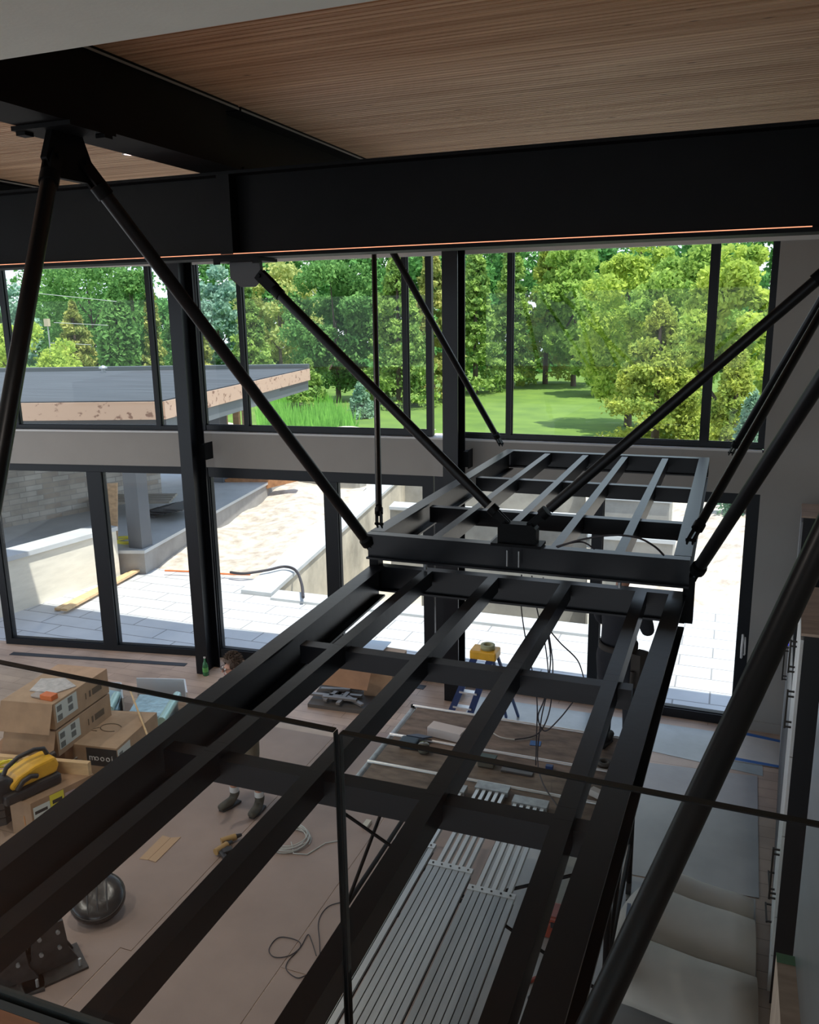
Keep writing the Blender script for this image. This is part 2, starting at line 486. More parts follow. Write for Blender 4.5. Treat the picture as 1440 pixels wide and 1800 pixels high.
# ------------------------------------------------------------------ STEEL: posts
def post(x, y, label, hh=6.08):
    e = empty('steel_column', (x, y, 0), label, 'column', 'steel columns in front of the window wall')
    m = MB().box((-.1, -.16, 0), (.1, -.14, hh)).box((-.1, .14, 0), (.1, .16, hh)).box((-.008, -.14, 0), (.008, .14, hh))
    local(e, 'shaft', m, steel)
    local(e, 'wall_bracket', MB().box((.102, .05, 3.20), (.17, .22, 3.40)).box((.17, .04, 3.18), (.18, .235, 3.42)), steel_b)
    return e
post(-7.03, 9.86, 'black steel column between the left pair of glass doors, green bottle at its foot')
post(-3.28, 10.20, 'black steel column between the middle and right glass doors, behind the ladder')

# ------------------------------------------------------------------ roof beams
rb = empty('roof_beam', (-3, 5.345, 6.08), 'deep black roof beam crossing the whole picture above the windows, lit line along its foot', 'beam')
BW = .22
mb = MB().box((-10, -BW / 2, -.02), (4.2, BW / 2, 0)).box((-10, -BW / 2, -.565), (4.2, BW / 2, -.54)).box((-10, -.008, -.54), (4.2, .008, -.02))
local(rb, 'beam_body', mb, steel_b)
local(rb, 'light_strip', MB().box((-9, -BW / 2 + .004, -.5395), (3.35, -BW / 2 + .016, -.5345)), mat('warm_led', (.4, .15, .08), .5, emit=(1, .36, .2), estr=1.0))
for xx in (-.13, ):
    local(rb, 'stiffener', MB().box((-.33 - .05, -BW / 2 + .002, -.539), (-.33 + .05, -.009, -.021)), steel_b)
def ybeam(X, y0, y1, label, w=.32, h=.40):
    e = empty('roof_joist_beam', (X, y0, 6.48), label, 'beam', 'roof beams running towards the windows')
    L = y1 - y0
    m = MB().box((-w / 2, 0, -.024), (w / 2, L, 0)).box((-w / 2, 0, -h), (w / 2, L, -h + .024)).box((-.01, 0, -h + .024), (.01, L, -.024))
    local(e, 'beam_body', m, steel_b)
    local(e, 'edge_strip', MB().box((w / 2 + .001, 0, -.028), (w / 2 + .006, L, -.016)), mat('strip_grey', (.35, .36, .35), .5))
    return e
e = ybeam(-3.34, 2.45, 5.25, 'black roof beam at the upper left with the forked hanger bolted under it')
local(e, 'web_cover', MB().box((.02, .02, -.375), (.15, 2.66, -.025)), steel_b)
ybeam(-3.34, 5.28, 10.3, 'black roof beam behind the deep crossbeam, its pale inner edge facing the slats')
ybeam(-7.0, 2.45, 10.0, 'black roof beam at the far left edge over the left column')
ybeam(1.05, 2.45, 10.3, 'black roof beam on the right carrying the hangers beyond the picture edge')

# ------------------------------------------------------------------ the hung bridge, two frames of welded beams
ZF, ZN = 3.60, 3.352
far = empty('bridge_frame', (-1.27, 7.3, ZF), 'upper black steel bridge frame nearest the windows with pale blue joist tops', 'bridge frame')
def place(parent, name, m, mt=None, bevel=0):
    for i, v in enumerate(m.v): m.v[i] = tuple(Vector(v) - parent.location)
    return local(parent, name, m, mt or steel, bevel)
HF = .19
FX0, FX1 = -2.32, -.22
for x in (FX0, FX1):
    place(far, 'edge_beam', MB().ibeam((x, 5.40, ZF), (x, 9.25, ZF), HF + .02, .105))
place(far, 'end_beam', MB().ibeam((FX0 - .05, 5.345, ZF), (FX1 + .05, 5.345, ZF), .186, .085))
place(far, 'end_beam', MB().ibeam((FX0 - .05, 9.30, ZF), (FX1 + .05, 9.30, ZF), HF, .10))
for yy in (6.42, 7.77):
    place(far, 'cross_beam', MB().box((FX0 + .055, yy - .04, ZF - .16), (FX1 - .055, yy + .04, ZF - .03)))
for i in range(4):
    x = -1.87 + .42 * i
    m = MB()
    for a, b_ in ((5.40, 6.379), (6.461, 7.729), (7.811, 9.245)):
        m.box((x - .032, a, ZF - .125), (x + .032, b_, ZF - .008))
    m.box((x - .032, 6.38, ZF - .029), (x + .032, 6.46, ZF - .008)); m.box((x - .032, 7.73, ZF - .029), (x + .032, 7.81, ZF - .008))
    place(far, 'joist', m)
for xx in (-1.33, -1.25): place(far, 'bolt', MB().cyl((xx, 5.286, ZF - .03), (xx, 5.286, ZF - .14), .006), galv)

near = empty('bridge_frame', (-1.27, 3.3, ZN), 'lower black steel bridge frame reaching from the windows to the glass guard', 'bridge frame')
NX = [-2.31, -.235]
HN = .20
for x, xn in ((NX[0], -2.17), (NX[1], -.36)):
    place(near, 'edge_beam', MB().ibeam((xn, 1.21, ZN), (x, 5.37, ZN), HN + .03, .105))
place(near, 'end_beam', MB().ibeam((NX[0] - .03, 5.43, ZN - .012), (NX[1] + .05, 5.43, ZN - .012), HN - .01, .08))
for yy in (2.73, 3.97):
    place(near, 'cross_beam', MB().box((-2.18, yy - .04, ZN - .152), (-.36, yy + .04, ZN - .045)))
for x in (-1.935, -1.452, -.952, -.462):
    m = MB()
    for a, b_ in ((1.21, 2.689), (2.771, 3.929), (4.011, 5.385)):
        m.box((x - .036, a, ZN - .115), (x + .036, b_, ZN - .01))
    for c in (2.73, 3.97):
        m.box((x - .036, c - .04, ZN - .044), (x + .036, c + .04, ZN - .01))
    place(near, 'joist', m)
for xx in (-1.95, -.6):
    place(near, 'spacer_bolt', MB().cyl((xx, 5.39, ZN), (xx, 5.39, ZF - HF), .012), galv)

# ------------------------------------------------------------------ hanger rods
def clevis(p, d, r, sz=1.0):
    d = Vector(d).normalized(); p = Vector(p)
    side = Vector((0, 1, 0)) if abs(d.y) < .3 else Vector((1, 0, 0))
    m = MB()
    m.cyl(p + d * .13 * sz, p + d * .20 * sz, r * 1.25, 12)
    u = d.cross(side).normalized()
    for s in (-1, 1):
        m.bar(p - d * .02 + side * s * .024 * sz, p + d * .135 * sz + side * s * .024 * sz, .014 * sz, .075 * sz, u)
    m.cyl(p - side * .045 * sz, p + side * .045 * sz, .014 * sz, 10)
    return m
def rod(p0, p1, r, label, lower=True, upper=True, group='hanger rods of the bridge'):
    p0, p1 = Vector(p0), Vector(p1); d = (p1 - p0).normalized()
    e = empty('hanger_rod', p0, label, 'hanger rod', group)
    place(e, 'rod_body', MB().cyl(p0 + d * .16, p1 - d * .16, r, 16), rod_m)
    if lower: place(e, 'lower_clevis', clevis(p0, d, r, .7), steel_b)
    if upper: place(e, 'upper_clevis', clevis(p1, -d, r, .8 if r < .03 else 1), steel_b)
    return e
def hanger_plate(c, label, along='y', low=.10, w=.34):
    e = empty('hanger_bracket', c, label, 'bracket', 'hanger brackets under the roof beams')
    if along == 'y':
        local(e, 'flange_plate', MB().box((-.19, -w / 2, -.022), (.19, w / 2, 0)).box((-.19, -w / 2 + .03, -.04), (-.13, -w / 2 + .09, -.022)).box((.13, w / 2 - .09, -.04), (.19, w / 2 - .03, -.022)), steel_b)
        local(e, 'gusset', MB().prism([(-.02, -.11, -.022), (-.02, .11, -.022), (-.02, .17, -.16), (-.02, .12, -.25), (-.02, -.12, -.25), (-.02, -.17, -.16)], (.04, 0, 0)), steel_b)
    else:
        local(e, 'flange_plate', MB().box((-w / 2, -.13, -.022), (w / 2, .13, 0)).box((-w / 2, -.13, -.022), (-w / 2 + .05, -.12, -.04)).box((w / 2 - .05, -.13, -.04), (w / 2, -.12, -.022)), steel_b)
        local(e, 'gusset', MB().prism([(-w / 2 + .06, -.02, -.022), (w / 2 - .06, -.02, -.022), (w / 2 - .05, -.02, -.13), (w / 2 - .12, -.02, -.19), (-w / 2 + .14, -.02, -.19), (-w / 2 + .06, -.02, -.13)], (0, .04, 0)), mat('primer_grey', (.05, .05, .052), .5))
    return e
ZB = 6.078
RL = .039
hanger_plate((-3.34, 3.78, ZB), 'forked bracket bolted under the upper left roof beam, top left of picture')
hanger_plate((-3.34, 7.95, ZB), 'forked bracket hidden behind the deep roof beam')
hanger_plate((.93, 3.78, ZB), 'forked bracket under the right roof beam, beyond the picture edge')
hanger_plate((1.0, 7.95, ZB), 'forked bracket under the right roof beam near the windows')
hanger_plate((-3.25, 5.345, 5.513), 'grey gusset bracket under the deep roof beam left of centre', 'x', w=.36)
hanger_plate((.62, 5.345, 5.513), 'grey gusset bracket under the deep roof beam at the right edge', 'x', w=.36)
rod((-2.35, 1.72, 3.45), (-3.34, 3.68, 5.93), RL, 'thick hanger rod dropping steeply down the left edge of the picture')
rod((-2.34, 5.40, 3.44), (-3.34, 3.88, 5.93), RL, 'long hanger rod from the upper left bracket to the lower frame corner')
rod((-1.36, 5.345, 3.75), (-3.13, 5.345, 5.395), .034, 'diagonal hanger rod from the grey gusset left of centre to the hub')
rod((-1.18, 5.345, 3.75), (.54, 5.345, 5.395), .034, 'diagonal hanger rod rising right from the hub across the right windows')
rod((-2.28, 5.345, 3.67), (-3.34, 7.87, 5.93), .024, 'thin upright looking rod left of the middle column')
rod((-2.43, 9.30, 3.67), (-3.34, 8.05, 5.93), .034, 'short rod reaching the far left corner of the upper frame')
rod((-.175, 5.345, 3.72), (1.03, 7.87, 5.93), .03, 'slim rod with open clevis at the right corner of the upper frame')
rod((.04, 9.30, 3.67), (1.0, 8.05, 5.93), .034, 'rod reaching the far right corner of the upper frame')
rod((-.16, 5.42, 3.44), (.90, 3.88, 5.93), RL, 'long rod passing in front of the right wall to the lower frame')
rod((-.29, 1.56, 3.28), (.93, 3.68, 5.93), .036, 'thickest foreground rod crossing the lower right of the picture')
hub = empty('hanger_hub', (-1.27, 5.345, ZF), 'black hub plate where two diagonal rods meet on the upper frame', 'bracket')
local(hub, 'hub_plate', MB().box((-.17, -.08, .001), (.17, .08, .02)), steel_b)
local(hub, 'hub_web', MB().prism([(-.13, -.05, .021), (.13, -.05, .021), (.13, -.05, .12), (.10, -.05, .15), (-.10, -.05, .15), (-.13, -.05, .12)], (0, .10, 0)), steel_b)
for x in (-2.34, -.17):
    c = empty('corner_gusset', (x, 5.42, ZN), 'black corner gusset on the lower frame, ' + ('left' if x < -1 else 'right') + ' end under the upper frame', 'bracket')
    local(c, 'gusset_plate', MB().box((-.035, -.05, -.19), (.035, .04, .12)), steel_b)

# ------------------------------------------------------------------ glass guard in front of the camera
def guard(x0, x1, label, top0, top1):
    e = empty('glass_guard', (x0, 1.18, 3.4), label, 'glass guard', 'frameless glass guard panels')
    y0, y1 = 1.144, 1.156
    pane = MB().hexa([(0, -.006, 0), (x1 - x0, -.006, 0), (x1 - x0, .006, 0), (0, .006, 0), (0, -.006, top0 - 3.4), (x1 - x0, -.006, top1 - 3.4), (x1 - x0, .006, top1 - 3.4), (0, .006, top0 - 3.4)])
    local(e, 'pane', pane, guard_glass)
    g = MB()
    L = x1 - x0; a, b_ = top0 - 3.4, top1 - 3.4
    g.hexa([(0, -.007, a + .0005), (L, -.007, b_ + .0005), (L, .007, b_ + .0005), (0, .007, a + .0005), (0, -.007, a + .003), (L, -.007, b_ + .003), (L, .007, b_ + .003), (0, .007, a + .003)])
    for xx in (-.003, L + .0005):
        g.box((xx, -.007, 0), (xx + .0025, .007, (a if xx < .1 else b_)))
    local(e, 'polished_edge', g, glass_edge)
    return e
pL0 = atY(-60, 1153, 1.18); pL1 = atY(588.5, 1285, 1.18); pR0 = atY(600, 1289, 1.18); pR1 = atY(1500, 1463, 1.18)
guard(-2.2, pL1.x, 'left frameless glass guard panel with a dark polished top edge', pL1.z + (pL0.z - pL1.z) * (-2.2 - pL1.x) / (pL0.x - pL1.x), pL1.z)
guard(pR0.x, .6, 'right frameless glass guard panel crossing the lower right', pR0.z, pR0.z + (pR1.z - pR0.z) * (.6 - pR0.x) / (pR1.x - pR0.x))
tag(MB().box((-3, 1.151, 3.42), (.9, 1.172, 3.60)).box((-3, 1.188, 3.42), (.9, 1.205, 3.60)).build('guard_shoe', mat('shoe_grey', (.05, .055, .055), .5)), 'dark base channel holding the glass guard at the floor edge', 'channel')

# ------------------------------------------------------------------ floor protection
ram = mat('protection_board', (.34, .25, .21), .62, var=.22, vscale=.8, bump=.04, bscale=30)
ram_lit = mat('protection_board_window_lit', (.36, .35, .34), .48, var=.22, vscale=1.1, bump=.04, bscale=30)  # same board; the grey of window light is put into its colour
def sheet(pts, m, label, h=.004):
    mb = MB().prism([(p[0], p[1], .001) for p in pts], (0, 0, h))
    return tag(mb.build('floor_protection_sheet', m), label, 'floor protection', 'protection sheets laid over the floor')
sheet([(-5.35, 1.5), (-4.47, 1.5), (-4.47, 4.75), (-4.36, 4.75), (-4.36, 8.6), (-5.6, 8.6)], ram, 'brown protection sheet along the left under the standing man')
sheet([(-4.455, 1.5), (-3.1, 1.5), (-3.1, 8.9), (-4.35, 8.9), (-4.35, 4.74), (-4.455, 4.74)], ram, 'brown protection sheet with the coiled white cable on it')
sheet([(-3.09, .5), (-1.9, .5), (-1.9, 5.0), (-3.09, 5.0)], ram, 'brown protection sheet with the thin black looped wire on it')
sheet([(-3.09, 5.01), (-1.9, 5.01), (-1.9, 8.7), (-3.09, 8.7)], ram, 'brown protection sheet under the left half of the scaffold')
sheet([(-1.89, 1.0), (-.66, 1.0), (-.66, 9.6), (-1.89, 9.6)], ram_lit, 'protection sheet coloured grey for window light under the right half of the scaffold')
sheet([(-.65, 7.13), (.53, 7.18), (.56, 9.35), (-.65, 9.25)], ram_lit, 'large sheet coloured grey for window light on the floor right of the scaffold, beside the kitchen', .006)
sheet([(-.65, 4.0), (.46, 4.0), (.50, 7.16), (-.65, 7.11)], ram_lit, 'sheet coloured grey for window light on the floor partly under the curled paper')
sheet([(-3.0, 8.72), (-1.2, 9.62), (.62, 9.38), (.62, 10.3), (-3.0, 10.3)], mat('protection_film', (.36, .40, .40), .3, var=.2, vscale=2), 'pale reflective sheet along the foot of the right glass doors', .003)
# taped paper by the far right door
tp = empty('masking_paper', (.45, 9.75, 0), 'buff paper taped down with blue tape by the far right wall', 'paper')
q = [atz(1270, 1282, .008), atz(1385, 1307, .008), atz(1382, 1352, .008), atz(1245, 1330, .008)]
place(tp, 'paper_sheet', MB().prism(q, (0, 0, .003)), rampaper)
for a, b_, c, d in (((1272, 1284), (1385, 1308), (1385, 1304), (1274, 1279)), ((1258, 1330), (1383, 1352), (1383, 1348), (1260, 1325))):
    place(tp, 'tape_strip', MB().prism([atz(*a, .0115), atz(*b_, .0115), atz(*c, .0115), atz(*d, .0115)], (0, 0, .001)), blue_tape)
# floor grilles
def grille(a, b_, w, label):
    a, b_ = Vector(a), Vector(b_); e = empty('floor_grille', a, label, 'grille', 'linear floor grilles by the windows')
    place(e, 'grille_plate', MB().bar(a + Vector((0, 0, .004)), b_ + Vector((0, 0, .004)), w, .006), mat('grille_black', (.03, .032, .036), .5))
g0, g1 = atz(20, 1149, 0), atz(327, 1169, 0)
grille(g0, g1, .11, 'long black slot grille in the oak floor before the left glass door')
grille(atz(727, 1206, 0), atz(747, 1209, 0), .13, 'short black slot grille beside the foot of the middle column')

# ------------------------------------------------------------------ boxes on the left
def boxy(e, corners_bottom, h, m, name='carton'):
    """corners given near-left, near-right, far-right, far-left"""
    z = Vector((0, 0, h)); c = [Vector(p) for p in corners_bottom]
    return place(e, name, MB().hexa(c + [p + z for p in c]), m, .004)
def quad_box(p0, p1, depth_dir, depth):
    """base corners from the front edge p0-p1 and a direction away"""
    p0, p1, d = Vector(p0), Vector(p1), Vector(depth_dir).normalized() * depth
    return [p0, p1, p1 + d, p0 + d]
def stick(e, corners, u0, u1, v0, v1, face, m, name, h, z0, t=.003):
    """thin sticker on the right-hand ('r') or front ('f') face of a box"""
    a, b_ = (corners[1], corners[2]) if face == 'r' else (corners[0], corners[1])
    d = (b_ - a); n = Vector((d.y, -d.x, 0)).normalized() * t
    p = lambda u, v: a + d * u + Vector((0, 0, z0 - a.z + v * h))
    return place(e, name, MB().hexa([p(u0, v0) + n * .3, p(u1, v0) + n * .3, p(u1, v0) + n, p(u0, v0) + n, p(u0, v1) + n * .3, p(u1, v1) + n * .3, p(u1, v1) + n, p(u0, v1) + n]), m)
away = Vector((-.55, 1, 0))
# stack of two long cartons: the visible top edge of the upper one
ZT = 1.10
tA, tB, tC, tD = atz(2, 1231, ZT), atz(93, 1238, ZT), atz(188, 1175, ZT), atz(102, 1167, ZT)
for k, (z0, lab) in enumerate(((ZT - .62, 'long brown carton, lower of the two stacked at the left with open flap'), (ZT - .30, 'long brown carton, upper of the two stacked at the left, papers on top'))):
    cs = [Vector((p.x, p.y, z0)) for p in (tA, tB, tC, tD)]
    e = empty('cardboard_box', cs[0], lab, 'cardboard box', 'cartons piled at the left by the windows')
    boxy(e, cs, .30, card2)
    fl = Vector((tA.x - tB.x, tA.y - tB.y, 0)).normalized(); nn = Vector((-(tA - tB).y, (tA - tB).x, 0)).normalized() * -1
    nn = Vector((cs[1].y - cs[0].y, -(cs[1].x - cs[0].x), 0)).normalized()
    place(e, 'flap', MB().hexa([cs[0] + nn * .12 + Vector((0, 0, -.0)), cs[1] + nn * .12, cs[1] + nn * .125 + Vector((0, 0, .0)), cs[0] + nn * .125, cs[0] + nn * .004 + Vector((0, 0, .298)), cs[1] + nn * .004 + Vector((0, 0, .298)), cs[1] + nn * .009 + Vector((0, 0, .298)), cs[0] + nn * .009 + Vector((0, 0, .298))]), card)
    stick(e, cs, .03, .40, .22, .92, 'r', label_m, 'shipping_label', .3, z0)
    for (u, v) in ((.05, .25), (.05, .6), (.24, .35), (.24, .65)):
        stick(e, cs, u, u + .08, v, v + .22, 'r', mat('label_print', (.16, .18, .18), .7), 'label_print', .3, z0, .0045)
    for u, w_ in ((.55, .015), (.62, .03), (.68, .18)):
        stick(e, cs, u, u + w_, .35, .6, 'r', ink_g, 'printed_mark', .3, z0, .003)
# the under box that carries the two long cartons
under = [Vector((tA.x + .12, tA.y + .12, 0)), Vector((tB.x - .02, tB.y + .1, 0)), Vector((tC.x - .05, tC.y - .1, 0)), Vector((tD.x + .1, tD.y - .1, 0))]
e = empty('cardboard_box', under[0], 'brown carton at the bottom of the left stack, mostly hidden under the two long ones', 'cardboard box', 'cartons piled at the left by the windows')
boxy(e, under, ZT - .622, card_dk)
# papers and orange thing on top
pp = atz(60, 1208, ZT + .004)
e = empty('paper_sheets', pp, 'crumpled white papers lying on the upper long carton', 'paper')
place(e, 'paper', MB().prism([atz(52, 1215, ZT + .002), atz(98, 1219, ZT + .002), atz(134, 1207, ZT + .002), atz(115, 1193, ZT + .002), atz(72, 1194, ZT + .002)], (0, 0, .01)), mat('paper_crumpled', (.55, .52, .50), .7, var=.3, vscale=12, bump=.6, bscale=16))
c0 = atz(84, 1228, ZT)
e = empty('small_orange_box', c0, 'small orange box in clear bag beside the papers on the carton', 'box')
place(e, 'orange_case', MB().box(c0 + Vector((-.06, -.05, .001)), c0 + Vector((.10, .05, .06))), orange_m, .006)
place(e, 'bag', MB().box(c0 + Vector((-.20, -.045, .001)), c0 + Vector((-.062, .045, .04))), mat('clear_bag', (.4, .34, .3), .2), .015)

# branded flat box
ZM = .50
mA, mB, mC, mD = atz(112, 1306, ZM), atz(205, 1316, ZM), atz(276, 1252, ZM), atz(182, 1248, ZM)
cs = [Vector((p.x, p.y, .13)) for p in (mA, mB, mC, mD)]
e = empty('cardboard_box', cs[0], 'wide flat carton with a black name band on its front and a white sticker', 'cardboard box', 'cartons piled at the left by the windows')
boxy(e, cs, ZM - .13, card2)
stick(e, cs, .42, .995, .36, .94, 'f', ink, 'name_band', ZM - .13, .13)
dv = (cs[1] - cs[0]); nv = Vector((dv.y, -dv.x, 0)).normalized(); xv = dv.normalized()
word = 'moooi'
for i, ch in enumerate(word):
    p = cs[0] + dv * (.46 + .105 * i) + nv * .005 + Vector((0, 0, .20))
    mtx = Matrix((xv, Vector((0, 0, 1)), nv)).transposed().to_4x4(); mtx.translation = p - e.location
    text(ch, .105, mat('white_print', (.75, .75, .75), .6), e, mtx, 'letter')
stick(e, cs, .01, .30, .25, .92, 'r', label_m, 'shipping_label', ZM - .13, .13)
stick(e, cs, .04, .12, .5, .8, 'r', mat('label_print', (.16, .18, .18), .7), 'label_print', ZM - .13, .13, .0045)
ring = MB(); cc = (mA + mB + mC + mD) / 4 + Vector((0, 0, .0015))
ring.tube([cc + Vector((.13 * math.cos(a), .09 * math.sin(a), 0)) for a in np.linspace(0.6, 5.6, 22)], .006, 5)
ring.tube([cc + Vector((-.13, -.04, 0)), cc + Vector((-.2, -.13, 0)), cc + Vector((-.1, -.12, 0))], .006, 5)
place(e, 'handle_mark', ring, ink_g)
cs2 = [Vector((p.x, p.y, 0)) for p in (mA + Vector((.03, .05, 0)), mB + Vector((-.03, .05, 0)), mC + Vector((-.03, -.05, 0)), mD + Vector((.03, -.05, 0)))]
e = empty('cardboard_box', cs2[0], 'low brown carton under the wide flat carton with the name band', 'cardboard box', 'cartons piled at the left by the windows')
boxy(e, cs2, .128, card_dk)

# near long carton with the yellow machine
ZL = .42
lA, lB, lC, lD = atz(15, 1400, ZL), atz(53, 1413, ZL), atz(165, 1360, ZL), atz(120, 1345, ZL)
cs = [Vector((p.x, p.y, 0)) for p in (lA, lB, lC, lD)]
e = empty('cardboard_box', cs[0], 'long low carton with white and yellow stickers carrying the yellow machine', 'cardboard box', 'cartons piled at the left by the windows')
boxy(e, cs, ZL, card)
stick(e, cs, .03, .28, .30, .85, 'r', label_m, 'shipping_label', ZL, 0)
stick(e, cs, .285, .50, .42, .97, 'r', ylw2, 'warning_label', ZL, 0)
stick(e, cs, .32, .47, .72, .82, 'r', ink, 'label_print', ZL, 0, .0045)
stick(e, cs, .05, .24, .66, .74, 'r', ink, 'label_print', ZL, 0, .0045)
stick(e, cs, .52, .68, .62, .85, 'r', mat('pink_label', (.48, .36, .38), .7), 'sticker', ZL, 0)
stick(e, cs, .62, .66, .35, .6, 'f', mat('orange_print', (.5, .2, .06), .7), 'printed_mark', ZL, 0)
# yellow machine
mc = (lA * .60 + lC * .40); mc.z = ZL
ang = math.atan2((lC - lB).y, (lC - lB).x)
mach = empty('cordless_machine', mc + Vector((-.12, -.10, .0)), 'yellow and black cordless machine with a top carry handle on the long carton', 'power tool')
mach.rotation_euler = (0, 0, ang)
local(mach, 'base', MB().box((-.30, -.17, .002), (.30, .17, .12)), blackp, .03)
local(mach, 'body', MB().prism([(-.20, -.13, .121), (.27, -.13, .121), (.31, -.13, .20), (.27, -.13, .30), (.05, -.13, .29), (-.12, -.13, .25), (-.22, -.13, .18)], (0, .26, 0)), yellow, .025)
local(mach, 'side_grip', MB().tube([(-.17, -.15, .13), (-.10, -.155, .20), (-.02, -.155, .22), (.05, -.15, .19)], .025, 10), blackp)
local(mach, 'carry_handle', MB().tube([(-.24, 0, .22), (-.18, 0, .33), (-.05, 0, .39), (.12, 0, .40), (.22, 0, .37), (.25, 0, .30)], .024, 12), blackp)
local(mach, 'round_guard', MB().lathe((-.27, -.10, .15), [(.0, 0), (.12, 0), (.135, .03), (.135, .17), (.12, .2), (0, .2)], 24, (0, 1, 0)), blackp)
local(mach, 'dust_port', MB().cyl((.24, -.01, .25), (.33, -.01, .27), .035, 14), blackp)
hs = mc + Vector((-.50, -.02, .02))
hose = MB(); pts = []
for i in range(60):
    a = i * .55; pts.append(hs + Vector((.10 * math.cos(a) + .03 * math.sin(i * .37), .12 * math.sin(a), .05 + .10 * abs(math.sin(i * .21)))))
tag(hose.tube(pts, .010, 6).build('rope_coil', ylw_rope), 'tangled yellow cord beside the yellow machine', 'cord')
# board and crate behind
b0, b1 = atz(-10, 1338, .48), atz(158, 1352, .48)
tag(MB().bar(b0 + Vector((0, 0, .0)), b1, .06, .16).build('wood_board', lumber), 'pale pine board lying on edge across the cartons behind the machine', 'board')
cr0 = atz(122, 1330, .30)
e = empty('parts_tray', cr0, 'clear plastic tray full of metal fittings beside the name band carton', 'tray')
place(e, 'tray_shell', MB().box(cr0 + Vector((-.22, -.12, -.29)), cr0 + Vector((.22, .16, .02))), mat('tray_plastic', (.22, .19, .16), .3), .02)
jm = MB(); rr = random.Random(3)
for i in range(26):
    p = cr0 + Vector((rr.uniform(-.19, .19), rr.uniform(-.09, .13), .03 + rr.uniform(0, .04))); d = Vector((rr.uniform(-1, 1), rr.uniform(-1, 1), rr.uniform(-.4, .4))).normalized() * .05
    jm.cyl(p - d, p + d, .008, 6)
fo = place(e, 'metal_fittings', jm, galv); fo['kind'] = 'stuff'
e = empty('cardboard_box', atz(20, 1350, .0), 'open brown carton with folded flaps behind the long low carton', 'cardboard box', 'cartons piled at the left by the windows')
ocs = [atz(-40, 1395, .0), atz(60, 1372, .0), atz(110, 1345, .0), atz(20, 1330, 0)]
boxy(e, ocs, .32, card_dk)
# dark stack at the left edge
e = empty('plank_stack', atz(-30, 1470, 0), 'dark low stack of boards at the left picture edge below the machine', 'stack')
p0 = atz(-70, 1470, 0); p1 = atz(12, 1450, 0)
for k in range(3):
    place(e, 'board', MB().hexa([p0 + Vector((0, 0, .09 * k)), p1 + Vector((0, 0, .09 * k)), p1 + Vector((-.1, .7, .09 * k)), p0 + Vector((-.1, .7, .09 * k)), p0 + Vector((0, 0, .09 * k + .08)), p1 + Vector((0, 0, .09 * k + .08)), p1 + Vector((-.1, .7, .09 * k + .08)), p0 + Vector((-.1, .7, .09 * k + .08))]), mat('dark_board', (.06, .05, .045), .7))
tag(MB().prism([atz(-20, 1395, .43), atz(20, 1378, .43), atz(4, 1338, .43), atz(-40, 1350, .43)], (0, 0, .006)).build('cardboard_sheet', card2), 'loose cardboard sheet at the left edge beside the cord', 'cardboard')

# foil insulated parcels
def foil_parcel(a, b_, c, d, z, label, rollp):
    e = empty('foil_parcel', atz(*a, 0), label, 'foil wrapped parcel', 'film wrapped parcels behind the cartons')
    ps = [atz(*q_, z) for q_ in (a, b_, c, d)]
    place(e, 'foil_slab', MB().hexa([Vector((p.x, p.y, .001)) for p in ps] + ps), foil, .01)
    place(e, 'film_roll', MB().cyl(atz(*rollp[0], z + .05), atz(*rollp[1], z + .05), .055, 14), mat('film_roll', (.45, .68, .66), .25, .2, .6, bump=.2))
foil_parcel((225, 1253), (282, 1260), (312, 1222), (245, 1220), .22, 'blue tinted foil parcel with a film roll, behind the name band carton', ((284, 1268), (312, 1222)))
foil_parcel((188, 1247), (206, 1247), (216, 1216), (192, 1212), .18, 'smaller foil parcel between the long cartons and the name band carton', ((192, 1248), (205, 1222)))
fr = empty('metal_pan', atz(300, 1220, 0), 'shiny shallow metal pan standing on edge behind the foil parcel', 'pan')
place(fr, 'pan_wall', MB().bar(atz(242, 1212, .17), atz(326, 1214, .17), .02, .34).bar(atz(326, 1214, .17), atz(330, 1238, .17), .02, .34), alu_l)
e = empty('metal_pan', atz(212, 1212, 0), 'small bent metal pan end beside the smaller foil parcel', 'pan')
place(e, 'pan_wall', MB().bar(atz(192, 1213, .12), atz(214, 1214, .12), .02, .24).bar(atz(214, 1214, .12), atz(217, 1242, .12), .02, .24), alu_l)
sk = MB().cyl(atz(229, 1214, .55), atz(262, 1300, .52), .012, 8)
tag(sk.build('wood_stick', lumber), 'thin wooden stick leaning over the name band carton', 'stick')
# bottle
bt = atz(362, 1187, 0)
e = empty('bottle', bt, 'green glass bottle standing at the foot of the left steel column', 'bottle')
local(e, 'bottle_body', MB().lathe((0, 0, 0), [(0, 0), (.04, 0), (.042, .02), (.042, .15), (.035, .19), (.016, .225), (.015, .27), (.0, .27)], 18), green_glass)
local(e, 'bottle_cap', MB().cyl((0, 0, .271), (0, 0, .29), .018, 12), white_m)
local(e, 'bottle_label', MB().lathe((0, 0, .06), [(.0428, 0), (.0428, .07)], 18), mat('bottle_label', (.12, .4, .1), .6))

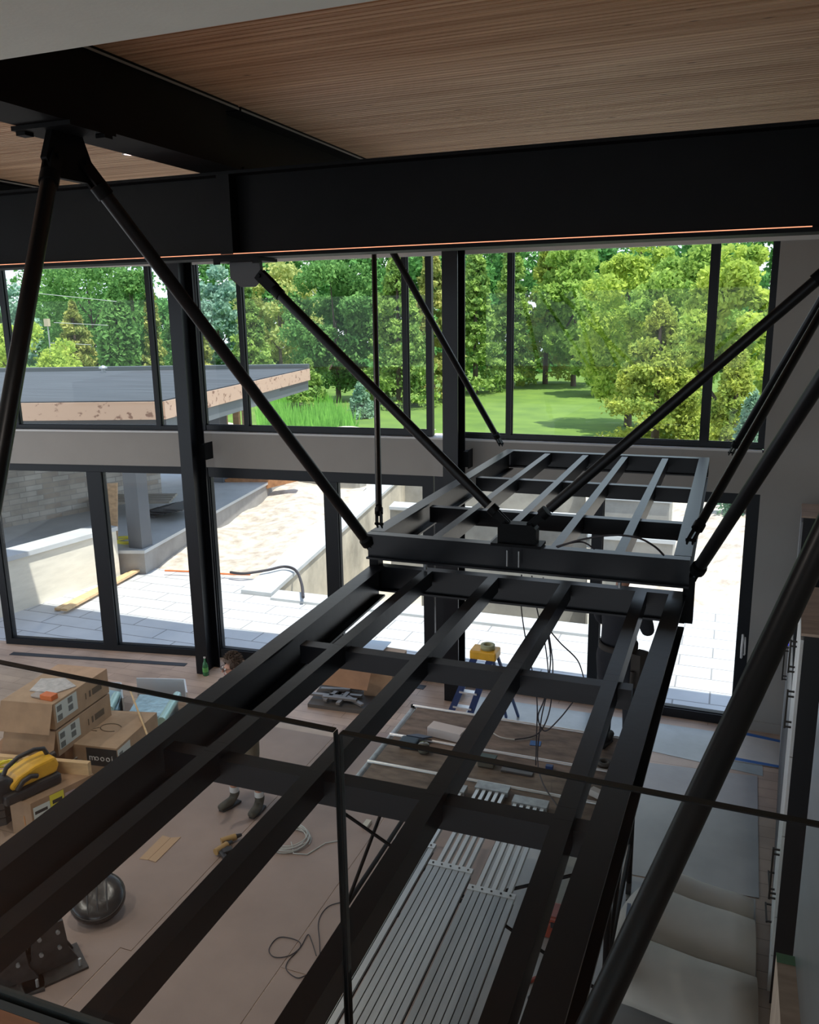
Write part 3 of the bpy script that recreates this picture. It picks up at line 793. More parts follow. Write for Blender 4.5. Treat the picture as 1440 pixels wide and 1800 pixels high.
# ------------------------------------------------------------------ things on the floor
def flat(name, pix, m, label, cat, z=.006, h=.004):
    return tag(MB().prism([atz(*p, z) for p in pix], (0, 0, h)).build(name, m), label, cat)
e = empty('cardboard_offcut', atz(280, 1490, .006), 'creased cardboard offcut lying on the brown sheet left of the drills', 'cardboard')
place(e, 'panel', MB().prism([atz(245, 1510, .006), atz(260, 1512, .006), atz(300, 1473, .006), atz(286, 1469, .006)], (0, 0, .004)), mat('offcut', (.50, .33, .20), .8))
place(e, 'panel', MB().prism([atz(261, 1512, .006), atz(274, 1516, .006), atz(318, 1472, .006), atz(301, 1473, .006)], (0, 0, .006)), mat('offcut', (.50, .33, .20), .8))
c = atz(227, 1503, .0)
tag(MB().cyl(c + Vector((0, 0, .025)), c + Vector((-.02, .13, .025)), .024, 12).build('pipe_offcut', mat('pipe_brown', (.12, .07, .06), .5)), 'short brown pipe offcut left of the cardboard piece', 'pipe')
c = atz(645, 1452, .0)
tag(MB().box(c + Vector((-.03, -.06, .006)), c + Vector((.03, .06, .04))).build('wood_offcut', mat('pale_wood', (.6, .55, .45), .7), bevel=.003), 'small pale wood block on the sheet behind the scaffold leg', 'block')
def drill(px, label, rot, body):
    p = atz(*px, .0); e = empty('cordless_drill', p + Vector((0, 0, .007)), label, 'drill', 'cordless drills on the floor'); e.rotation_euler = (0, 0, rot)
    local(e, 'motor_housing', MB().cyl((-.09, 0, .045), (.06, 0, .045), .034, 14), body)
    local(e, 'chuck', MB().cyl((.061, 0, .045), (.12, 0, .045), .026, 14, .016), blackp)
    local(e, 'grip', MB().bar((-.05, -.02, .04), (-.09, -.15, .04), .045, .035, (0, 0, 1)), blackp, .008)
    local(e, 'battery', MB().box((-.14, -.22, .001), (-.04, -.15, .07)), blackp, .008)
dm = mat('drill_gold', (.42, .26, .10), .45)
drill((405, 1482), 'cordless drill lying nearest the man, right of the cardboard piece', .9, dm)
drill((392, 1498), 'second cordless drill lying just in front of the first', 1.3, dm)
# cable coil and loops
def coil(cx, cy, r, turns, rad, m, label, seed, tail=None, name='cable_coil'):
    rr = random.Random(seed); c = atz(cx, cy, .0); pts = []
    for i in range(turns * 26):
        a = 2 * math.pi * i / 26; q_ = r * (1 + .18 * math.sin(i * .13 + seed)); pts.append(c + Vector((q_ * math.cos(a), q_ * .95 * math.sin(a), .008 + rad + .014 * (i / 26) % .05 + .004 * math.sin(i))))
    mb = MB().tube(pts, rad, 6)
    if tail: mb.tube([atz(*p, .008 + rad) for p in tail], rad, 6)
    return tag(mb.build(name, m), label, 'cable')
coil(507, 1478, .20, 6, .006, cable_w, 'coil of white cable on the brown sheet beside the drills', 2, [(512, 1480), (516, 1500), (540, 1502), (572, 1482), (595, 1478)])
def smooth(pts, n=10):
    out = []
    P_ = [pts[0]] + list(pts) + [pts[-1]]
    for i in range(1, len(P_) - 2):
        for k in range(n):
            t = k / n
            out.append(tuple(.5 * (2 * P_[i][j] + (P_[i + 1][j] - P_[i - 1][j]) * t + (2 * P_[i - 1][j] - 5 * P_[i][j] + 4 * P_[i + 1][j] - P_[i + 2][j]) * t * t + (3 * P_[i][j] - P_[i - 1][j] - 3 * P_[i + 1][j] + P_[i + 2][j]) * t ** 3) for j in range(len(pts[0]))))
    out.append(tuple(pts[-1])); return out
lp = smooth([(556, 1680), (548, 1655), (541, 1643), (528, 1665), (508, 1680), (482, 1682), (473, 1668), (490, 1648), (520, 1652), (528, 1664), (506, 1690), (504, 1705), (520, 1718), (534, 1716), (560, 1700), (562, 1660), (560, 1620), (575, 1595), (600, 1586), (612, 1586)])
tag(MB().tube([atz(x, y, .012) for x, y in lp], .004, 6).build('loose_wire', cable_m), 'thin black wire lying in loops on the brown sheet', 'wire')
# round black seat
st = atz(172, 1582, .14)
e = empty('padded_stool', (st.x, st.y, 0), 'low round black padded work seat beside the brackets under the left beam', 'stool')
e.rotation_euler = (.0, .0, .7)
tl_ = Matrix.Rotation(math.radians(24), 4, 'X')
def tilt(m, c=(0, 0, .17)):
    m.v = [tuple((tl_ @ (Vector(v) - Vector(c))) + Vector(c)) for v in m.v]; return m
local(e, 'seat_pad', tilt(MB().lathe((0, 0, .16), [(0, .06), (.10, .065), (.19, .055), (.235, .02), (.235, -.02), (.19, -.045), (0, -.045)], 30)), leather)
local(e, 'seat_seam', tilt(MB().tube([(.225 * math.cos(a), .225 * math.sin(a), .185) for a in np.linspace(0, 2 * math.pi, 40)], .008, 6)), blackp)
for o_ in (-.08, 0, .08):
    local(e, 'seat_seam', tilt(MB().tube([(o_ + .01 * abs(t), t, .228 - .5 * (o_ * o_ + t * t)) for t in np.linspace(-.17, .17, 9)], .007, 6)), blackp)
local(e, 'base', MB().cyl((0, 0, .001), (0, 0, .11), .15, 20, .10), blackp)
# heavy black post shoes with bolts at the lower left
def shoe(px, label, s=1.0, rot=.0):
    p = atz(*px, 0); e = empty('steel_bracket', p, label, 'steel bracket', 'steel brackets on the floor at the lower left'); e.rotation_euler = (0, 0, rot); e.scale = (s, s, s)
    m_ = mat('raw_steel', (.055, .052, .05), .5, .3, .5, var=.5, vscale=9)
    local(e, 'base_plate', MB().box((-.24, -.17, .001), (.24, .17, .025)), m_)
    local(e, 'upright_plate', MB().prism([(-.2, -.02, .026), (.2, -.02, .026), (.14, -.02, .16), (.12, -.02, .42), (-.12, -.02, .42), (-.14, -.02, .16)], (0, .03, 0)), m_)
    local(e, 'upright_plate', MB().prism([(-.2, .12, .026), (.2, .12, .026), (.14, .12, .16), (.12, .12, .42), (-.12, .12, .42), (-.14, .12, .16)], (0, .03, 0)), m_)
    for x, z in ((-.07, .2), (.07, .2), (-.07, .34), (.07, .34)):
        local(e, 'bolt', MB().cyl((x, -.045, z), (x, .17, z), .016, 8), galv)
    local(e, 'anchor_bolt', MB().cyl((.19, -.12, .026), (.19, -.12, .09), .012, 8), galv)
shoe((92, 1705), 'black steel bracket with bright bolts, nearest the round stool', 1.0, 1.0)
shoe((20, 1735), 'black steel bracket with bright bolts at the lower left corner', 1.0, .8)

# open carton with metal parts below it
e = empty('cardboard_box', atz(640, 1230, 0), 'open carton with a raised brown flap behind the metal parts', 'cardboard box')
bc = [atz(640, 1228, 0), atz(690, 1232, 0), atz(716, 1190, 0), atz(655, 1180, 0)]
boxy(e, bc, .42, card2)
place(e, 'flap', MB().hexa([atz(563, 1203, .30), atz(645, 1214, .36), atz(645, 1213, .365), atz(563, 1202, .305), atz(590, 1169, .50), atz(654, 1177, .52), atz(654, 1176, .525), atz(590, 1168, .505)]), card_dk)
place(e, 'pale_lining', MB().prism([atz(668, 1150, .45), atz(688, 1129, .45), atz(632, 1124, .45), atz(622, 1140, .45)], (0, 0, .01)), mat('pale_blue_lining', (.45, .52, .58), .5))
tray = empty('metal_parts_crate', atz(600, 1240, 0), 'low crate of grey metal sections on the sheet before the open carton', 'metal parts')
tcs = [atz(541, 1243, 0), atz(640, 1256, 0), atz(672, 1216, 0), atz(566, 1208, 0)]
place(tray, 'crate_base', MB().hexa(tcs + [p + Vector((0, 0, .05)) for p in tcs]), mat('crate_dark', (.10, .09, .08), .7))
rr = random.Random(11)
for i in range(12):
    u, v = rr.random() * .75 + .1, rr.random() * .8 + .1
    c = tcs[0].lerp(tcs[1], u).lerp(tcs[3].lerp(tcs[2], u), v) + Vector((0, 0, .08 + .015 * (i % 4)))
    a = rr.choice([.1, .25, 1.45, 1.6, -.5]); d = Vector((math.cos(a), math.sin(a), 0)) * rr.uniform(.14, .26)
    place(tray, 'metal_section', MB().bar(c - d, c + d, .055, .03), mat('metal_matte', (.22, .21, .20), .5, .4))

# ------------------------------------------------------------------ ladder with tape
ld = empty('step_ladder', (-2.95, 9.25, 0), 'blue and yellow step ladder standing before the right glass doors', 'step ladder')
zt = 1.50
tl = atz(853, 1140, zt)
fl_, frr = atz(788, 1275, .0), atz(800, 1279, .0)
fl_ = atz(777, 1290, 0); frr = atz(812, 1296, 0); rl_ = atz(890, 1262, 0); rr_ = atz(905, 1300, 0)
topc = tl
rail = lambda a, b_, w_, h_: MB().bar(a, b_, w_, h_, (0, 1, 0))
place(ld, 'rail', rail(Vector((fl_.x, fl_.y, .01)), topc + Vector((-.10, -.05, -.08)), .075, .03), blue_m)
place(ld, 'rail', rail(Vector((frr.x, frr.y, .01)), topc + Vector((.08, -.05, -.08)), .075, .03), blue_m)
place(ld, 'rear_leg', rail(Vector((rl_.x, rl_.y, .01)), topc + Vector((.06, .06, -.08)), .03, .025), blue_m)
place(ld, 'rear_leg', rail(Vector((rr_.x - .1, rr_.y + .6, .01)), topc + Vector((.12, .06, -.08)), .03, .025), blue_m)
for k in range(1, 5):
    t = k / 5.2
    a = Vector((fl_.x, fl_.y, .01)).lerp(topc + Vector((-.10, -.05, -.08)), t); b_ = Vector((frr.x, frr.y, .01)).lerp(topc + Vector((.08, -.05, -.08)), t)
    place(ld, 'step', MB().bar(a, b_, .08, .02), alu_l)
place(ld, 'top_cap', MB().box(topc + Vector((-.15, -.11, -.10)), topc + Vector((.15, .11, 0))), yellow, .015)
rt = topc + Vector((.03, .0, .002))
e = empty('tape_roll', rt, 'roll of green tape lying on the ladder top', 'tape roll')
local(e, 'roll', MB().lathe((0, 0, 0), [(.045, 0), (.08, 0), (.08, .05), (.045, .05), (.045, 0)], 24), mat('tape_green', (.35, .36, .20), .6))

# ------------------------------------------------------------------ scaffold
ZS = 1.50
sx0, sx1, sy0, sy1 = -2.62, -.57, 5.28, 6.86
scf = empty('scaffold', ((sx0 + sx1) / 2, (sy0 + sy1) / 2, 0), 'low tube scaffold with a dirty plywood deck under the bridge', 'scaffold')
for x, yy in ((sx0, sy0), (sx1, sy0), (sx0, sy1), (sx1, sy1)):
    lg = place(scf, 'leg', MB().cyl((x, yy, .12), (x, yy, ZS + (.06 if yy == sy0 else .02)), .024, 12), steel_b)
    w = MB().cyl(Vector((x - .02, yy, .061)) - scf.location, Vector((x + .02, yy, .061)) - scf.location, .06, 16).build('caster', rubber); w.parent = lg
for x in (sx0, sx1):
    place(scf, 'side_rail', MB().cyl((x, sy0, ZS - .02), (x, sy1, ZS - .02), .024, 10), galv)
    place(scf, 'side_rail', MB().cyl((x, sy0, .5), (x, sy1, .5), .02, 10), steel_b)
    place(scf, 'ledger', MB().cyl((x, sy0, .5), (x, sy1, 1.3), .016, 8), steel_b)
for yy in (sy0, 5.78, 6.27, sy1):
    place(scf, 'cross_tube', MB().cyl((sx0, yy, ZS + .012), (sx1, yy, ZS + .012), .016, 10), alu_l)
place(scf, 'brace', MB().cyl((sx0, sy0, .3), (sx1, sy0 + .01, 1.35), .013, 8), steel_b)
place(scf, 'brace', MB().cyl((sx1, sy0, .3), (sx0, sy0 - .01, 1.35), .013, 8), steel_b)
for a, b_ in ((sy0 + .02, 5.76), (5.80, 6.25), (6.29, sy1 - .02)):
    place(scf, 'deck_board', MB().box((sx0 + .05, a, ZS - .006), (sx1 - .04, b_, ZS + .012)), plydeck)
# extension planks
def ext_plank(x0, x1, y_in0, y_in1, y_out0, label, taper=.0):
    e = empty('extension_plank', ((x0 + x1) / 2, y_in0, ZS + .03), label, 'scaffold plank', 'aluminium extension planks')
    n = 6; w = (x1 - x0) / n; zz = ZS + .034
    for i in range(n - 1):
        xa = x0 + w * (i + .5) + .010
        place(e, 'inner_rail', MB().box((xa, y_in0 - .05, zz), (xa + w * .52, y_in1, zz + .03)), alu_l)
    place(e, 'end_plate', MB().box((x0 + .02, y_in1, zz - .002), (x1 - .02, y_in1 + .10, zz + .04)), galv)
    r = MB()
    k = 7; ww = (x1 - x0) / k
    for i in range(k):
        r.box((x0 + ww * i + .0032, y_out0, zz + .032), (x0 + ww * (i + 1) - .0032, y_in0, zz + .052))
    place(e, 'ribbed_deck', r, alu)
    place(e, 'under_tray', MB().box((x0, y_out0, zz + .024), (x1, y_in0 - .01, zz + .0285)), blackp)
    place(e, 'edge_plate', MB().box((x0, y_in0, zz + .032), (x1, y_in0 + .05, zz + .056)), alu_l)
    for i in range(5):
        place(e, 'rivet', MB().cyl((x0 + (i + .5) * (x1 - x0) / 5, y_in0 + .025, zz + .0565), (x0 + (i + .5) * (x1 - x0) / 5, y_in0 + .025, zz + .06), .007, 8), blackp)
ext_plank(-1.975, -1.68, 4.75, 5.50, 1.9, 'ribbed aluminium plank, leftmost of three, its end tucked under the joist')
ext_plank(-1.665, -1.365, 4.58, 5.60, 1.9, 'ribbed aluminium plank, middle of three, its slatted end furthest back')
ext_plank(-1.35, -1.045, 4.43, 5.50, 1.9, 'ribbed aluminium plank, rightmost of three, beside the red toolbox')

# things on the deck
DZ = ZS + .014
def ondeck(px): return atz(px[0], px[1], DZ)
c = ondeck((800, 1290))
e = empty('long_white_box', c, 'long narrow white box lying on the plywood deck', 'box')
p0, p1 = ondeck((757, 1288)), ondeck((815, 1302))
place(e, 'box_body', MB().bar(p0 + Vector((0, 0, .045)), p1 + Vector((0, 0, .045)), .13, .085), mat('white_card', (.60, .56, .54), .7), .004)
c = ondeck((722, 1312))
e = empty('tool_pouch', c, 'dark blue open tool pouch on the deck left of the white box', 'pouch')
place(e, 'pouch_body', MB().box(c + Vector((-.09, -.06, .001)), c + Vector((.07, .05, .07))), mat('pouch_blue', (.03, .06, .09), .6), .015)
place(e, 'pouch_flap', MB().prism([c + Vector((-.06, .055, .06)), c + Vector((.10, .055, .06)), c + Vector((.14, .17, .02)), c + Vector((.0, .18, .02))], (0, 0, .01)), mat('pouch_flap', (.07, .10, .16), .6))
c = ondeck((745, 1322))
tag(MB().lathe(c, [(0, .002), (.045, .002), (.05, .02), (.05, .07), (.035, .085), (.0, .085)], 16).build('glass_jar', mat('jar_dull', (.12, .12, .10), .1)), 'small squat glass jar beside the blue pouch', 'jar')
c = ondeck((856, 1345))
e = empty('clear_tub', c, 'small clear tub with dark green lid on the deck centre', 'tub')
local(e, 'tub_body', MB().box((-.07, -.05, .002), (.07, .05, .06)), mat('tub_clear', (.14, .13, .11), .2), .01)
local(e, 'lid', MB().box((-.075, -.055, .061), (.075, .055, .075)), mat('lid_green', (.03, .06, .05), .5), .004)
c = ondeck((1052, 1402))
tag(MB().bar(c + Vector((-.06, .03, .03)), c + Vector((.06, -.03, .03)), .06, .055).build('small_white_box', mat('white_card', (.60, .56, .54), .7), bevel=.004), 'small white box at the near right end of the deck', 'box')
c = ondeck((906, 1360))
tag(MB().box(c + Vector((-.12, -.01, .001)), c + Vector((.14, .05, .018))).build('drill_bit_case', mat('case_grey', (.10, .10, .11), .5), bevel=.004), 'flat dark case beside the tub on the deck', 'case')
c = ondeck((966, 1352))
tag(MB().box(c + Vector((-.03, -.02, .001)), c + Vector((.03, .02, .035))).build('blue_clip', mat('clip_blue', (.02, .05, .16), .5), bevel=.004), 'small dark blue clip at the foot of the hanging wires', 'clip')
c = ondeck((1062, 1345))
tag(MB().lathe(c, [(.03, .002), (.055, .002), (.055, .035), (.03, .035), (.03, .002)], 20).build('tape_roll', mat('tape_dark', (.07, .06, .05), .6)), 'dark tape roll on the deck by the second worker boots', 'tape roll')
tag(MB().tube([tuple(ondeck(p) + Vector((0, 0, .012))) for p in smooth([(866, 1290), (880, 1298), (905, 1302), (930, 1300), (945, 1294)])], .006, 6).build('cable_offcut', cable_w), 'pale curved cable offcut lying on the deck', 'cable')
c = ondeck((935, 1305))
tag(MB().prism([ondeck((933, 1302)), ondeck((952, 1304)), ondeck((950, 1312)), ondeck((931, 1310))], (0, 0, .004)).build('blue_tape_scrap', blue_tape), 'scrap of blue tape on the deck by the wires', 'tape')

# hanging wires
def wire(pts3, label, r=.0055, m=None):
    return tag(MB().tube([tuple(v) for v in smooth([tuple(p) for p in pts3], 8)], r, 6).build('hanging_wire', m or cable_m), label, 'wire', 'wires hanging from the bridge')
YW = 6.0
W = lambda x, y, Y=YW: atY(x, y, Y)
wire([W(917, 1010), W(916, 1060), W(922, 1110), W(932, 1160), W(944, 1230), W(943, 1300), W(942, 1345, 6.0)], 'thin wire falling straight to the deck, leftmost of the hanging wires')
wire([W(935, 1012), W(944, 1070), W(958, 1130), W(964, 1200), W(952, 1262), W(945, 1330), W(955, 1378, 5.7), W(990, 1430, 5.4)], 'wire that crosses to the near edge of the deck')
wire([W(955, 1015), W(960, 1080), W(969, 1140), W(972, 1180), W(966, 1250), W(945, 1290), W(905, 1300, 5.9)], 'wire curling at its end on the deck')
wire([W(960, 1100, 6.0), W(985, 1130, 6.1), W(1015, 1160, 6.2), W(1026, 1190, 6.3)], 'wire bowing across to the standing worker')
wire([W(1010, 1230, 6.0), W(985, 1262), W(958, 1285), W(946, 1260), W(958, 1225), W(968, 1160), W(960, 1100)], 'wire looping back below the lower frame')
def atzf(x, y, z=ZF + .02): return atz(x, y, z)
wire([atz(980, 962, ZF + .03), atz(1020, 949, ZF + .10), atz(1075, 941, ZF + .16), atz(1120, 945, ZF + .16), atz(1150, 960, ZF + .10), atz(1167, 976, ZF + .03)], 'dark cable arching over the joists of the upper frame', .007)
wire([atz(978, 961, ZF + .02), atz(1000, 955, ZF + .05), atz(1025, 953, ZF + .05), atz(1045, 965, ZF + .02)], 'short cable arching low on the upper frame', .006)

# ------------------------------------------------------------------ right side floor things
c = atz(978, 1625, .0)
zb = .012
e = empty('toolbox', atz(978, 1640, 0), 'dusty red toolbox on the floor right of the aluminium planks', 'toolbox')
tb = atz(978, 1645, 0)
local(e, 'case', MB().box((-.13, -.10, .008), (.13, .10, .16)), red_m, .02)
local(e, 'lid', MB().box((-.135, -.105, .161), (.135, .105, .22)), red_m, .02)
local(e, 'latch', MB().box((-.03, -.112, .13), (.03, -.1055, .18)), blackp)
c = atz(940, 1725, 0)
e = empty('knife', c + Vector((0, 0, .008)), 'red handled utility knife on the sheet below the toolbox', 'knife'); e.rotation_euler = (0, 0, .8)
local(e, 'grip', MB().box((-.09, -.016, 0), (.05, .016, .028)), red_m, .008)
local(e, 'blade', MB().prism([(.051, -.01, .01), (.10, 0, .01), (.051, .01, .01)], (0, 0, .004)), alu_l)
c = atz(932, 1757, .0)
tag(MB().lathe(c, [(0, .008), (.02, .008), (.02, .02), (0, .02)], 12).build('bolt_head', blackp), 'small black disc on the sheet near the knife', 'disc')
tag(MB().prism([atz(985, 1470, .007), atz(1000, 1392 + 75, .007), atz(1075, 1510, .007), atz(1042, 1620, .007), atz(968, 1600, .007)], (0, 0, .012)).build('plywood_sheet', mat('panel_grey', (.26, .24, .20), .7, var=.2, vscale=3)), 'grey plywood panel lying under the bridge behind the toolbox', 'panel')
# curled protective paper
vs, fs = [], []
def arch(yc, ry, rz, a0, a1, n=16):
    base = len(vs)
    for i in range(n + 1):
        a = math.radians(a0 + (a1 - a0) * i / n)
        yy, zz = yc + ry * math.cos(a), max(.014, .01 + rz * math.sin(a))
        xl = max(-.60, -.25 - .42 * (7.0 - yy))
        for k in range(6):
            t = k / 5; x = xl + (.47 - xl) * t
            vs.append((x, yy + .10 * (1 - t) - .05 * t, zz * (1 - .10 * t) + .008 * math.sin(9 * t + yc)))
    for i in range(n):
        for k in range(5): fs.append((base + i * 6 + k, base + i * 6 + k + 1, base + (i + 1) * 6 + k + 1, base + (i + 1) * 6 + k))
arch(6.93, .15, .17, 2, 172)
arch(6.42, .36, .27, 6, 160)
arch(5.72, .38, .30, 6, 160)
pm = MB().add(vs, fs, True).build('curled_paper', rampaper)
md = pm.modifiers.new('thickness', 'SOLIDIFY'); md.thickness = .003; md.offset = 1
tag(pm, 'stiff buff paper curling up in three waves on the floor by the kitchen', 'paper')
# long level / post by the scaffold
sp_ = empty('spirit_level', atz(1085, 1760, 0), 'blue grey long level leaning beside the scaffold leg at the lower right', 'level')
place(sp_, 'level_body', MB().bar(atz(1088, 1745, .30), atz(1106, 1594, .32), .03, .07), mat('level_blue', (.10, .12, .18), .4))
c = atz(1110, 1595, .0)
e = empty('scaffold_wheel_lock', c, 'small dark metal foot beside the tip of the long level', 'bracket')
local(e, 'foot_plate', MB().box((-.05, -.05, .008), (.05, .05, .02)), steel_b)
local(e, 'foot_frame', MB().tube([(-.05, -.05, .02), (0, 0, .12), (.05, -.05, .02), (.05, .05, .02), (0, 0, .12), (-.05, .05, .02)], .006, 6), steel_b)

# ------------------------------------------------------------------ kitchen
def KX0(y): return .555 + (y - 6) * .0644
cab_w = mat('cabinet_white', (.62, .62, .60), .45)
cab_k = mat('cabinet_black', (.012, .013, .015), .4)
cab_g = mat('cabinet_grey', (.30, .31, .32), .4)
brass = mat('dark_handle', (.04, .035, .03), .35, .5)
steel_app = mat('stainless', (.42, .45, .46), .32, .85, .5, var=.08, vscale=1, stretch=(1, 1, 6))
plytop = mat('plywood_top', (.48, .36, .28), .7, var=.2, vscale=4, stretch=(1, 4, 1))
def unit(y0, y1, z1, front, side, top, label, doors, depth=.62, name='kitchen_cabinet', z0=0.0):
    KX = (lambda y: .455) if name == 'refrigerator' else KX0
    e = empty(name, (KX(y0), y0, 0), label, 'kitchen cabinet' if name == 'kitchen_cabinet' else name.replace('_', ' '), 'kitchen units along the right wall')
    def hx(ya, yb, xo0, xo1, za, zb):
        return MB().hexa([(KX(ya) + xo0, ya, za), (KX(ya) + xo1, ya, za), (KX(yb) + xo1, yb, za), (KX(yb) + xo0, yb, za), (KX(ya) + xo0, ya, zb), (KX(ya) + xo1, ya, zb), (KX(yb) + xo1, yb, zb), (KX(yb) + xo0, yb, zb)])
    place(e, 'carcass', hx(y0, y1, .022, depth, z0, z1), side)
    place(e, 'top_board', hx(y0, y1, 0, depth, z1 + .001, z1 + .02), top)
    for (da, db, za, zb, hand) in doors:
        dd = place(e, 'door' if zb - za > .35 else 'drawer', hx(da + .003, db - .003, 0, .02, za, zb), front)
        if hand:
            hy, ha, hb = hand
            x = KX(hy); h = MB()
            if hb - ha > .02:
                h.bar((x - .045, hy, ha), (x - .045, hy, hb), .014, .018, (0, 1, 0))
                for zz in (ha + .01, hb - .01, ha + .05, hb - .05): h.bar((x - .045, hy, zz), (x, hy, zz), .012, .012)
            else:
                h.bar((x - .045, hy - .12, ha), (x - .045, hy + .12, ha), .014, .016)
                for yy in (hy - .11, hy + .11): h.bar((x - .045, yy, ha), (x, yy, ha), .012, .012)
            for i, v in enumerate(h.v): h.v[i] = tuple(Vector(v) - e.location)
            o = h.build('handle', brass); o.parent = dd
    return e
unit(9.62, 10.28, 2.95, cab_g, cab_k, plytop, 'tall cabinet with plywood top in the far right corner', [(9.62, 10.28, .1, 2.9, (9.7, 1.05, 1.45))], z0=0)
unit(7.10, 9.60, 2.1, cab_k, cab_k, cab_k, 'dark middle cabinet between the two plywood topped ones', [(7.1, 8.3, .1, 2.05, None), (8.32, 9.6, .1, 2.05, None)])
unit(5.95, 7.05, 2.95, cab_w, cab_k, plytop, 'tall white fronted cabinet with plywood top and black end panel', [(5.95, 6.5, 2.05, 2.92, (6.25, 2.12, 2.42)), (6.5, 7.05, 2.05, 2.92, (6.75, 2.35, 2.62)), (5.95, 7.05, 1.42, 2.04, None), (5.95, 7.05, .75, 1.41, (6.05, .82, 1.25)), (5.95, 7.05, .42, .74, (6.6, .6, .601)), (5.95, 7.05, .1, .41, (6.6, .3, .301))])
unit(2.7, 3.86, 3.48, steel_app, steel_app, steel_app, 'tall stainless refrigerator at the lower right picture edge', [(2.7, 3.86, .15, 3.43, None)], name='refrigerator')
pcx = atX(1375, 1678, .40)
e = empty('plywood_crate', (.42, 4.0, 0), 'narrow plywood box with green tape beside the refrigerator', 'box')
place(e, 'crate_body', MB().box((.375, 3.3, .0), (.455, pcx.y + .0, pcx.z)), plytop)
place(e, 'green_tape', MB().box((.374, pcx.y - .06, pcx.z + .001), (.456, pcx.y + .002, pcx.z + .004)), mat('green_tape', (.10, .22, .12), .6))
place(e, 'handle', MB().bar((.345, pcx.y - .3, pcx.z - .25), (.345, pcx.y - .3, pcx.z - .6), .014, .02, (0, 1, 0)).bar((.345, pcx.y - .3, pcx.z - .26), (.375, pcx.y - .3, pcx.z - .26), .012, .012).bar((.345, pcx.y - .3, pcx.z - .59), (.375, pcx.y - .3, pcx.z - .59), .012, .012), brass)

# ------------------------------------------------------------------ people
def skin_mesh(name, joints, edges, m, root=0, parent=None, sub=2):
    me = bpy.data.meshes.new(name); me.from_pydata([j[0] for j in joints], edges, []); me.materials.append(m)
    o = bpy.data.objects.new(name, me); COL.objects.link(o)
    md = o.modifiers.new('skin', 'SKIN'); md.use_smooth_shade = True
    sv = me.skin_vertices[0].data
    for i, j in enumerate(joints):
        r = j[1]; sv[i].radius = r if isinstance(r, tuple) else (r, r)
        sv[i].use_root = (i == root)
    s2 = o.modifiers.new('sub', 'SUBSURF'); s2.levels = sub; s2.render_levels = sub
    if parent is not None: o.parent = parent
    return o
def chain(joints, edges, start, pts):
    prev = start
    for p in pts:
        joints.append(p); i = len(joints) - 1; edges.append((prev, i)); prev = i
    return prev
def hand(joints, edges, wrist_i, wp, d, up, curl=.5):
    """palm and five bent fingers growing from the wrist; d forward, up = back of the hand"""
    d = Vector(d).normalized(); up = Vector(up).normalized(); s = d.cross(up).normalized()
    palm = chain(joints, edges, wrist_i, [((*(Vector(wp) + d * .045),), (.034, .018)), ((*(Vector(wp) + d * .085),), (.038, .016))])
    for k, (off, ln) in enumerate(((-.030, .070), (-.010, .080), (.011, .075), (.031, .058))):
        b0 = Vector(wp) + d * .095 + s * off; d1 = (d - up * curl * .5).normalized(); d2 = (d - up * curl * 1.6).normalized()
        chain(joints, edges, palm, [((*b0,), .010), ((*(b0 + d1 * ln * .55),), .0095), ((*(b0 + d1 * ln * .55 + d2 * ln * .55),), .0085)])
    t0 = Vector(wp) + d * .035 - s * .030; t1 = t0 + (d * .6 - s * .8).normalized() * .035; t2 = t1 + (d * .95 - s * .2 - up * .3).normalized() * .03
    chain(joints, edges, wrist_i, [((*t0,), .012), ((*t1,), .011), ((*t2,), .010)])
def sph(c, r, sc=(1, 1, 1), n=14, seg=20):
    mb = MB(); vs = []; fs = []
    for i in range(n + 1):
        th_ = math.pi * i / n
        for k in range(seg):
            ph = 2 * math.pi * k / seg; vs.append((c[0] + r * sc[0] * math.sin(th_) * math.cos(ph), c[1] + r * sc[1] * math.sin(th_) * math.sin(ph), c[2] + r * sc[2] * math.cos(th_)))
    for i in range(n):
        for k in range(seg): fs.append((i * seg + k, i * seg + (k + 1) % seg, (i + 1) * seg + (k + 1) % seg, (i + 1) * seg + k))
    return mb.add(vs, fs, True)
